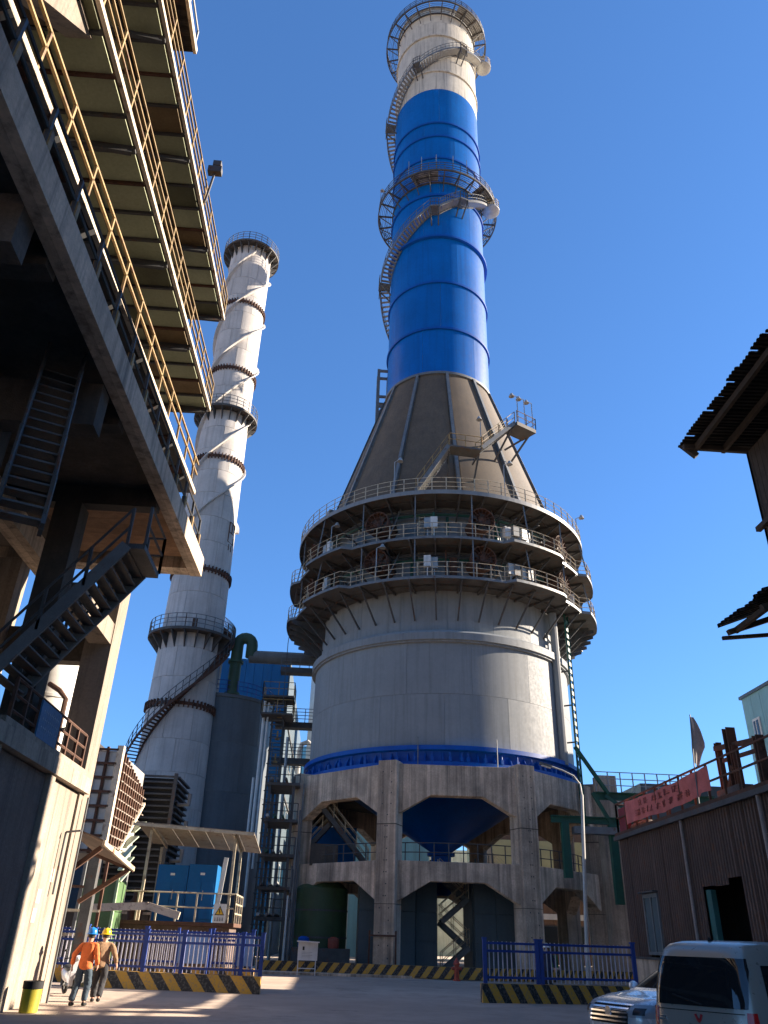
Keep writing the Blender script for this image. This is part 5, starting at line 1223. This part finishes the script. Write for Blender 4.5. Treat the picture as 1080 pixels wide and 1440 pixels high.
def person(label, loc, rotz, jacket, trousers, helmet, pose, loosecuff=.0, hgt=1.0):
    P_ = thing('person', (0,0,0), label, 'person')
    sh = [Vector((-.185,.0,1.43)), Vector((.185,.0,1.43))]; hp = [Vector((-.095,0,.93)), Vector((.095,0,.93))]
    elb, wri = pose['elbow'], pose['wrist']; kn, an = pose['knee'], pose['ankle']
    lean = Vector(pose.get('lean', (0,.03,0)))
    pel, spi, che, nek, hd0, hd1 = Vector((0,0,.95)), Vector((0,0,1.14))+lean*.4, Vector((0,0,1.34))+lean*.8, Vector((0,0,1.49))+lean, Vector((0,.02,1.57))+lean*1.1, Vector((0,.015,1.66))+lean*1.15
    sh = [s+lean*.9 for s in sh]
    # body: one continuous skin
    V, E, R = [], [], []
    t = chain(V, E, R, [pel, spi, che, nek, hd0, hd1, hd1+Vector((0,0,.06))], [(.10,.07),(.09,.065),(.11,.07),.055,(.075,.085),(.078,.095),(.05,.06)])
    for k, s in enumerate((-1, 1)):
        a = chain(V, E, R, [sh[k], Vector(elb[k]), Vector(wri[k])], [.055,.042,.028], t[2])
        w_, d = Vector(wri[k]), (Vector(wri[k])-Vector(elb[k])).normalized(); side = Vector((-s,0,0))*.0+Vector((0,1,0))-d*d.y; side.normalize()
        palm = chain(V, E, R, [w_+d*.07], [(.034,.018)], a[-1])[0]
        for q, (off, ln) in enumerate(((-.03,.07),(-.01,.085),(.01,.08),(.028,.062))):
            f0 = w_+d*.09+side*off; chain(V, E, R, [f0+d*ln*.5+Vector((-s*.008,0,0)), f0+d*ln*.9+Vector((-s*.03,0,-.005))], [.009,.007], palm)
        chain(V, E, R, [w_+d*.05+side*.045, w_+d*.085+side*.06], [.010,.008], palm)
        l = chain(V, E, R, [hp[k], Vector(kn[k]), Vector(an[k]), Vector(an[k])+Vector((0,.14,-.05))], [.07,.05,.04,.03], t[0])
    skin_obj('body', V, E, R, SKIN, P_)
    # jacket
    V, E, R = [], [], []
    t = chain(V, E, R, [Vector((0,0,.80))+lean*.1, Vector((0,0,.95))+lean*.2, spi, che, Vector((0,0,1.47))+lean], [(.215,.165),(.21,.16),(.195,.145),(.21,.14),(.10,.09)])
    for k in (0, 1): chain(V, E, R, [sh[k], Vector(elb[k]), Vector(wri[k])*.98+Vector(elb[k])*.02], [.085,.066,.052+loosecuff], t[3])
    skin_obj('jacket', V, E, R, jacket, P_)
    V, E, R = [], [], []
    t = chain(V, E, R, [Vector((0,0,1.04)), Vector((0,0,.93))], [(.17,.13),(.175,.135)])
    for k in (0, 1):
        h_, n_, a_ = hp[k], Vector(kn[k]), Vector(an[k]); chain(V, E, R, [h_+Vector((0,0,-.08)), h_.lerp(n_,.55), n_, n_.lerp(a_,.5), a_+Vector((0,0,.01))], [.115,.105,.09,.085,.085], t[1])
    skin_obj('trousers', V, E, R, trousers, P_)
    for k in (0, 1):
        a_ = Vector(an[k]); V, E, R = [], [], []
        chain(V, E, R, [a_+Vector((0,-.05,-.035)), a_+Vector((0,.05,-.045)), a_+Vector((0,.17,-.055))], [(.06,.06),(.062,.058),(.052,.04)])
        skin_obj('shoe', V, E, R, BLACK, P_, 1)
    c = hd1+Vector((0,.0,.0)); 
    O('hair', MB().lathe([(.083,c.z-.07),(.094,c.z),(.09,c.z+.03)], 20, (c.x,c.y-.012)), M('black_hair', (.02,.017,.015), .7), P_, True)
    for s in (-1,1): O('ear', MB().lathe([(.004,c.z-.05),(.014,c.z-.035),(.016,c.z-.01),(.004,c.z+.01)], 8, (c.x+s*.088,c.y)), SKIN, P_, True)
    O('nose', MB().prism([(0,0),(.022,.005),(.0,.045)], (c.x-.009,c.y+.092,c.z-.05), (0,1,0), (0,0,1), (1,0,0), .018), SKIN, P_, True)
    hz = c.z+.035
    H = O('helmet', MB().lathe([(.120,hz-.01),(.122,hz+.02),(.115,hz+.07),(.09,hz+.115),(.05,hz+.138),(.0,hz+.145)], 24, (c.x,c.y)), helmet, P_, True)
    br = MB(); br.lathe([(.118,hz),(.150,hz-.012),(.150,hz-.02),(.118,hz-.012)], 24, (c.x,c.y), closed=True); br.prism([(-.09,0),(.09,0),(.06,.07),(-.06,.07)], (c.x,c.y+.105,hz-.012), (1,0,0), (0,1,0), (0,0,1), .01); O('brim', br, helmet, H, kind='stuff')
    O('ridge', MB().tube([(c.x,c.y+.11*cos(t_),hz+.02+.128*sin(t_)) for t_ in (.15,.6,1.0,1.57,2.1,2.5,3.0)], .012, 6), helmet, H, True)
    P_.location = loc; P_.rotation_euler = (0,0,rotz); P_.scale = (hgt*1.06,hgt*1.06,hgt); return P_
ORANGE = M('orange_work_jacket', (.78,.20,.05), .85, var=.15, scale=6, bump=.4, bscale=18)
BROWNJ = M('brown_work_jacket', (.36,.22,.12), .85, var=.15, scale=6, bump=.4, bscale=18)
JEANS = M('blue_jeans', (.055,.085,.115), .9, var=.25, scale=8, bump=.4, bscale=22)
BLACKT = M('black_trousers', (.035,.035,.04), .9, var=.2, scale=8, bump=.4, bscale=22)
HBLUE = M('blue_helmet', (.02,.22,.62), .3, var=.03, bump=0); HYEL = M('yellow_helmet', (.85,.60,.02), .3, var=.03, bump=0); HWHITE = M('white_helmet', (.85,.85,.83), .3, var=.03, bump=0)
walk1 = dict(elbow=((-.30,-.08,1.17),(.28,-.02,1.15)), wrist=((-.34,.02,.93),(.27,.13,.95)), knee=((-.13,.06,.50),(.11,.12,.51)), ankle=((-.17,-.08,.09),(.12,.02,.09)), lean=(.01,.05,0))
walk2 = dict(elbow=((-.26,.05,1.16),(.30,-.10,1.17)), wrist=((-.20,.22,1.02),(.37,-.02,.95)), knee=((-.09,.14,.52),(.10,-.02,.50)), ankle=((-.10,.12,.09),(.06,-.26,.12)), lean=(-.02,.06,0))
stand = dict(elbow=((-.27,-.02,1.16),(.27,-.02,1.16)), wrist=((-.28,.08,.93),(.28,.08,.93)), knee=((-.10,.03,.50),(.10,.03,.50)), ankle=((-.11,0,.09),(.11,0,.09)), lean=(0,.02,0))
person('worker in orange jacket, jeans and blue helmet walking away by the pier', (-6.42,24.75,0), rad(-6), ORANGE, JEANS, HBLUE, walk1)
person('worker in brown jacket, dark trousers and yellow helmet walking beside the orange one', (-6.30,26.1,0), rad(12), BROWNJ, BLACKT, HYEL, walk2, hgt=1.0)
person('person in dark clothes and white helmet behind the right blue fence', (9.35,36.6,.0), rad(170), M('dark_blue_workwear', (.03,.035,.07), .85), BLACKT, HWHITE, stand)
# ================================================================== scooter
SCT = thing('scooter', (0,0,0), 'silver motor scooter parked beside the sunlit pier behind the workers', 'scooter')
SIL = M('scooter_silver', (.62,.62,.64), .3, .3, var=.05, bump=0)
def wheel(y, nm):
    ring = lambda r, x, n=24: [(x, y+r*cos(2*pi*i/n), .25+r*sin(2*pi*i/n)) for i in range(n)]
    W_ = O('wheel', MB().tube(ring(.20,0), .055, 8, True), BLACK, SCT, True)
    mb = MB(); mb.tube(ring(.145,0), .015, 6, True); mb.tube([(-.06,y,.25),(.06,y,.25)], .04, 8)
    for i in range(5): a = 2*pi*i/5; mb.bar((0,y,.25),(0,y+.15*cos(a),.25+.15*sin(a)), .03)
    O('rim', mb, GALV, W_, kind='stuff')
wheel(.62,'f'); wheel(-.58,'r')
def loft(sections, mat, name, parent, n=14):
    vs = []; fs = []
    for (y, zc, w_, h_, p) in sections:
        for i in range(n):
            a = 2*pi*i/n; vs.append((w_*math.copysign(abs(cos(a))**p, cos(a)), y, zc+h_*math.copysign(abs(sin(a))**p, sin(a))))
    for s in range(len(sections)-1):
        for i in range(n): fs.append((s*n+i, s*n+(i+1)%n, (s+1)*n+(i+1)%n, (s+1)*n+i))
    fs += [tuple(range(n-1,-1,-1)), tuple((len(sections)-1)*n+i for i in range(n))]
    return O(name, MB().add(vs, fs), mat, parent, True)
loft([(-.92,.62,.05,.04,.8),(-.75,.60,.13,.10,.8),(-.45,.52,.17,.17,.8),(-.15,.48,.16,.17,.8),(-.02,.42,.12,.12,.8)], SIL, 'rear_body', SCT)
loft([(-.70,.74,.10,.03,.8),(-.5,.76,.14,.05,.8),(-.2,.73,.14,.05,.8),(.0,.70,.10,.04,.8)], BLACK, 'seat', SCT)
loft([(-.05,.28,.13,.05,.7),(.2,.27,.15,.04,.7),(.38,.29,.14,.06,.7)], STEELG, 'footboard', SCT)
sf = MB(); sf.prism([(.36,.26),(.44,.26),(.56,.62),(.52,.95),(.44,.98),(.42,.6)], (-.16,0,0), (0,1,0), (0,0,1), (1,0,0), .32); O('leg_shield', sf, SIL, SCT)
O('front_fender', MB().tube([(0,.62+.26*cos(a),.25+.26*sin(a)) for a in (.2,.7,1.2,1.7,2.2)], .07, 8), SIL, SCT, True)
O('fork', MB().tube([(0,.62,.25),(0,.45,.95)], .035, 8), STEELG, SCT)
loft([(.38,1.0,.08,.05,.8),(.48,1.0,.12,.08,.8),(.56,.98,.07,.05,.8)], SIL, 'handlebar_cover', SCT)
O('handlebar', MB().tube([(-.36,.32,1.0),(-.2,.42,1.02),(.2,.42,1.02),(.36,.32,1.0)], .018, 6), BLACK, SCT)
O('headlight', MB().lathe([(.0,.94),(.06,.95),(.075,.99),(.05,1.03),(.0,1.04)], 12, (0,.57)), WHITE, SCT, True)
for s in (-1,1): O('mirror', MB().bar((s*.26,.38,1.02),(s*.34,.42,1.22), .012).lathe([(.0,1.19),(.05,1.21),(.05,1.24),(.0,1.27)], 8, (s*.36,.42)), BLACK, SCT, kind='stuff')
O('tail_light', MB().box((-.08,-.95,.60),(.08,-.88,.67)), M('tail_red', (.5,.02,.02), .3), SCT); O('stand', MB().bar((-.1,-.2,.3),(-.28,-.25,.0), .03), STEEL, SCT)
O('crash_bar', MB().tube([(-.18,.3,.3),(-.26,.42,.35),(-.24,.5,.55),(-.15,.5,.6)], .018, 6), GALV, SCT)
move(SCT, (-7.75,28.6,0), rad(-14), rot=(0,rad(4),rad(-150)))
# ================================================================== vehicles (built along +x = forward, origin on the ground at the middle)
PAINTG = M('champagne_van_paint', (.36,.32,.28), .3, .35, var=.03, scale=.8, bump=0, coat=.5)
PAINTS = M('silver_car_paint', (.72,.74,.77), .25, .3, var=.03, scale=.8, bump=0, coat=.7)
CARGL = Mglass('car_glass', (.012,.014,.016), .03); LAMPR = M('red_lamp_lens', (.55,.015,.015), .12, var=.1, bump=0, coat=.8); LAMPC = Mglass('clear_lamp_lens', (.30,.33,.36), .05)
CHROME = M('chrome_trim', (.9,.9,.9), .12, .95, var=.02, bump=0)
class Body:
    """stack of rounded outlines: rows (z, x_rear, x_front, half_width, n)"""
    def __init__(s, rows, ns=96): s.rows = rows; s.ns = ns
    def row(s, z):
        R = s.rows
        if z <= R[0][0]: return R[0]
        for a, b in zip(R, R[1:]):
            if z <= b[0]:
                t = (z-a[0])/(b[0]-a[0]); t2 = t
                return tuple(a[i]+(b[i]-a[i])*t2 for i in range(5))
        return R[-1]
    def pt(s, z, t, off=0.0):
        _, xr, xf, hw, n = s.row(z); cx, a = (xr+xf)/2, (xf-xr)/2+off; b = hw+off; e = 2/n
        c, q = cos(t), sin(t)
        return Vector((cx+a*math.copysign(abs(c)**e, c), b*math.copysign(abs(q)**e, q), z))
    def tx(s, z, x, side):
        """angle whose outline point has this x on the given side (+1 left)"""
        _, xr, xf, hw, n = s.row(z); cx, a = (xr+xf)/2, (xf-xr)/2; c = max(-1, min(1, (x-cx)/a)); c = math.copysign(abs(c)**(n/2), c); return side*math.acos(c)
    def ty(s, z, y, front):
        _, xr, xf, hw, n = s.row(z); q = max(-1, min(1, y/hw)); q = math.copysign(abs(q)**(n/2), q); t = math.asin(q); return t if front else pi-t
    def shell(s):
        vs = []; fs = []; ns = s.ns; zs = [r[0] for r in s.rows]
        for z in zs:
            _, xr, xf, hw, n = s.row(z)
            for i in range(ns):
                # sample so that corners get points
                u = 2*pi*i/ns; vs.append(s.pt(z, u))
        for k in range(len(zs)-1):
            for i in range(ns): fs.append((k*ns+i, k*ns+(i+1)%ns, (k+1)*ns+(i+1)%ns, (k+1)*ns+i))
        fs += [tuple(range(ns-1,-1,-1)), tuple((len(zs)-1)*ns+i for i in range(ns))]
        return MB().add(vs, fs)
    def patch(s, z0, z1, fa, off=.008, nz=6, na=14, shape=None):
        """patch on the surface; fa(z) -> (t0, t1)"""
        vs = []; fs = []
        for j in range(nz+1):
            z = z0+(z1-z0)*j/nz; t0, t1 = fa(z)
            for i in range(na+1): vs.append(s.pt(z, t0+(t1-t0)*i/na, off))
        K = len(vs); vs += [s.pt(z0+(z1-z0)*j/nz, fa(z0+(z1-z0)*j/nz)[0]+(fa(z0+(z1-z0)*j/nz)[1]-fa(z0+(z1-z0)*j/nz)[0])*i/na, -.01) for j in range(nz+1) for i in range(na+1)]
        for j in range(nz):
            for i in range(na): a = j*(na+1)+i; fs.append((a,a+1,a+na+2,a+na+1))
        W_ = na+1
        for i in range(na): fs += [(i,K+i,K+i+1,i+1), (nz*W_+i,nz*W_+i+1,K+nz*W_+i+1,K+nz*W_+i)]
        for j in range(nz): fs += [(j*W_,(j+1)*W_,K+(j+1)*W_,K+j*W_), (j*W_+na,K+j*W_+na,K+(j+1)*W_+na,(j+1)*W_+na)]
        return MB().add(vs, fs)
def car_wheel(parent, x, y, r=.33, w_=.2):
    s = 1 if y > 0 else -1
    W_ = O('wheel', MB().tube([(x+ (r-.08)*cos(2*pi*i/28), y, r+(r-.08)*sin(2*pi*i/28)) for i in range(28)], .085, 10, True), BLACK, parent, True)
    mb = MB(); mb.tube([(x,y-s*.06,r),(x,y+s*.06,r)], r-.12, 20)
    for i in range(5): a = 2*pi*i/5; mb.bar((x,y+s*.07,r),(x+(r-.1)*cos(a),y+s*.07,r+(r-.1)*sin(a)), .06)
    O('rim', mb, CHROME, W_, kind='stuff')
# ---- champagne van
VAN = thing('van', (0,0,0), 'champagne people carrier seen from behind at the bottom right corner', 'van')
VB = Body([(.28,-2.13,2.15,.80,5),(.40,-2.19,2.22,.84,6),(.62,-2.20,2.24,.855,7),(.90,-2.18,2.20,.86,7),(1.02,-2.16,2.05,.855,7),(1.10,-2.14,1.55,.85,7),(1.30,-2.10,1.22,.82,7),(1.60,-2.02,.75,.765,6.5),(1.78,-1.93,.42,.725,6),(1.86,-1.82,.28,.67,5.5),(1.905,-1.60,.05,.56,5),(1.925,-1.2,-.3,.36,4)])
O('body', VB.shell(), PAINTG, VAN, True)
O('rear_window', VB.patch(1.10,1.70,lambda z: (VB.ty(z,.69-.25*max(0,z-1.55)-.1*max(0,1.2-z),0), VB.ty(z,-.69+.25*max(0,z-1.55)+.1*max(0,1.2-z),0)), .012, 8, 20), CARGL, VAN, True)
for sd_ in (-1, 1):
    O('side_window', VB.patch(1.12,1.62,lambda z: (VB.tx(z,-1.75+.2*(z-1.1),sd_), VB.tx(z,-1.0,sd_)), .01, 6, 12), CARGL, VAN, True)
    O('side_window', VB.patch(1.12,1.62,lambda z: (VB.tx(z,-.93,sd_), VB.tx(z,-.12,sd_)), .01, 6, 12), CARGL, VAN, True)
    O('side_window', VB.patch(1.12,1.60,lambda z: (VB.tx(z,-.05,sd_), VB.tx(z,.75-.55*(z-1.1),sd_)), .01, 6, 12), CARGL, VAN, True)
    O('tail_light', VB.patch(.72,1.06,lambda z: ((VB.ty(z,sd_*.66,0), VB.tx(z,-2.0,sd_)) if sd_ > 0 else (VB.ty(z,sd_*.66,0), 2*pi+VB.tx(z,-2.0,sd_))), .018, 6, 10), LAMPR, VAN, True)
    O('headlight', VB.patch(.80,1.0,lambda z: (VB.ty(z,sd_*.45,1), VB.ty(z,sd_*.80,1)), .01, 3, 6), LAMPC, VAN, True)
    O('mirror', MB().lathe([(.0,1.12),(.08,1.14),(.105,1.2),(.10,1.28),(.05,1.32),(.0,1.33)], 14, (.8,sd_*.93)), PAINTG, VAN, True)
    for x in (-1.45,1.5): car_wheel(VAN, x, sd_*.76)
    O('door_seam', VB.patch(.5,1.70,lambda z: (VB.tx(z,-.98,sd_), VB.tx(z,-.965,sd_)), .004, 6, 1), BLACK, VAN)
O('windscreen', VB.patch(1.14,1.72,lambda z: (VB.ty(z,.68,1), VB.ty(z,-.68,1)), .01, 5, 14), CARGL, VAN, True)
O('tailgate_seam', VB.patch(1.035,1.045,lambda z: (VB.ty(z,.64,0), VB.ty(z,-.64,0)), .006, 1, 14), BLACK, VAN)
O('tailgate_trim', VB.patch(.80,.86,lambda z: (VB.ty(z,.5,0), VB.ty(z,-.5,0)), .02, 2, 12), PAINTG, VAN, True)
O('rear_bumper', VB.patch(.36,.58,lambda z: (VB.tx(z,-1.9,1), VB.tx(z,-1.9,-1)+2*pi), .04, 3, 24), PAINTG, VAN, True)
O('number_plate', VB.patch(.63,.76,lambda z: (VB.ty(z,.22,0), VB.ty(z,-.22,0)), .014, 1, 6), M('plate_blue', (.02,.10,.45), .4), VAN)
zb = .955; xb = VB.pt(zb, pi).x-.012
em = MB()
for s in (-1, 1):   # winged V emblem
    em.prism([(0,-.055),(s*.028,-.03),(s*.062,.045),(s*.032,.055),(s*.022,.02),(0,-.01)], (xb,.0,zb), (0,1,0), (0,0,1), (1,0,0), -.012)
O('emblem', em, M('emblem_red', (.45,.03,.04), .3), VAN, kind='stuff')
O('lettering', MB().box((xb+.005,.50,.90),(xb-.004,.62,.925)).box((xb+.005,.50,.935),(xb-.004,.60,.95)), CHROME, VAN, kind='stuff')
O('wiper', MB().bar((VB.pt(1.12,pi).x-.03,-.05,1.12),(VB.pt(1.2,pi).x-.03,.38,1.22), .02), BLACK, VAN)
O('roof_fin', MB().prism([(0,0),(.16,0),(.02,.06)], (-1.6,-.01,1.90), (1,0,0), (0,0,1), (0,1,0), .02), BLACK, VAN)
# ---- silver car
CAR = thing('car', (0,0,0), 'silver car facing left with chrome grille, half hidden behind the van', 'car')
CB = Body([(.22,-2.1,2.12,.80,4.5),(.35,-2.2,2.27,.86,5),(.60,-2.26,2.32,.90,5),(.78,-2.27,2.28,.905,5),(.90,-2.26,2.12,.90,5),(.98,-2.22,1.72,.885,5.5),(1.04,-2.16,1.12,.87,6),(1.10,-2.1,.92,.85,6),(1.35,-1.9,.42,.74,6),(1.52,-1.55,.08,.64,5.5),(1.60,-1.2,-.2,.50,5),(1.625,-.9,-.4,.3,4)])
O('body', CB.shell(), PAINTS, CAR, True)
O('windscreen', CB.patch(1.10,1.50,lambda z: (CB.ty(z,.70-.2*(z-1.1),1), CB.ty(z,-.70+.2*(z-1.1),1)), .01, 5, 14), CARGL, CAR, True)
O('rear_window', CB.patch(1.12,1.48,lambda z: (CB.ty(z,.66,0), CB.ty(z,-.66,0)), .01, 5, 14), CARGL, CAR, True)
for sd_ in (-1, 1):
    O('side_window', CB.patch(1.08,1.47,lambda z: (CB.tx(z,-1.5,sd_), CB.tx(z,.55-.6*(z-1.1),sd_)), .01, 5, 16), CARGL, CAR, True)
    H_ = O('headlight', CB.patch(.68,.88,lambda z: (CB.ty(z,sd_*(.47-.1*(z-.68)/.2),1), CB.tx(z,1.62+1.6*(.88-z),sd_)), .012, 5, 16), LAMPC, CAR, True)
    O('lamp_bezel', CB.patch(.72,.83,lambda z: (CB.ty(z,sd_*.55,1), CB.ty(z,sd_*.72,1)), .02, 3, 6), M('lamp_dark', (.05,.05,.06), .15), H_, True)
    O('fog_lamp', CB.patch(.40,.50,lambda z: (CB.ty(z,sd_*.60,1), CB.ty(z,sd_*.78,1)), .012, 2, 6), LAMPC, CAR, True)
    O('mirror', MB().lathe([(.0,1.03),(.07,1.04),(.10,1.09),(.09,1.15),(.04,1.185),(.0,1.19)], 14, (.62,sd_*.96)), PAINTS, CAR, True)
    for x in (-1.35,1.42): car_wheel(CAR, x, sd_*.80)
GR = O('grille', CB.patch(.56,.86,lambda z: (CB.ty(z,.46,1), CB.ty(z,-.46,1)), .012, 5, 14), BLACK, CAR, True)
for k in range(4): O('grille_bar', CB.patch(.595+.068*k,.622+.068*k,lambda z: (CB.ty(z,.45,1), CB.ty(z,-.45,1)), .03, 1, 14), CHROME, GR, True)
O('grille_surround', CB.patch(.86,.885,lambda z: (CB.ty(z,.50,1), CB.ty(z,-.50,1)), .025, 1, 14), CHROME, GR, True)
xe = CB.pt(.75,0).x+.03
O('emblem', MB().tube([(xe,.075*cos(2*pi*i/20),.75+.075*sin(2*pi*i/20)) for i in range(20)], .011, 6, True).tube([(xe-.01,0,.75),(xe+.005,0,.75)], .066, 16).bar((xe+.01,-.05,.75),(xe+.01,.05,.75), .018), CHROME, GR, kind='stuff')
O('bumper_intake', CB.patch(.34,.46,lambda z: (CB.ty(z,.5,1), CB.ty(z,-.5,1)), .01, 2, 12), BLACK, CAR, True)
for y_ in (-.55,.55): O('bonnet_crease', MB().tube([CB.pt(.97,CB.ty(.97,y_*.9,1),.0)+Vector((-.1,0,.012)), Vector((1.2,y_*1.05,1.035))], .012, 6), PAINTS, CAR, True)
# parked where the photograph has them
move(VAN, (7.02,13.85,0), rad(38)); move(CAR, (7.45,17.75,0), rad(206))
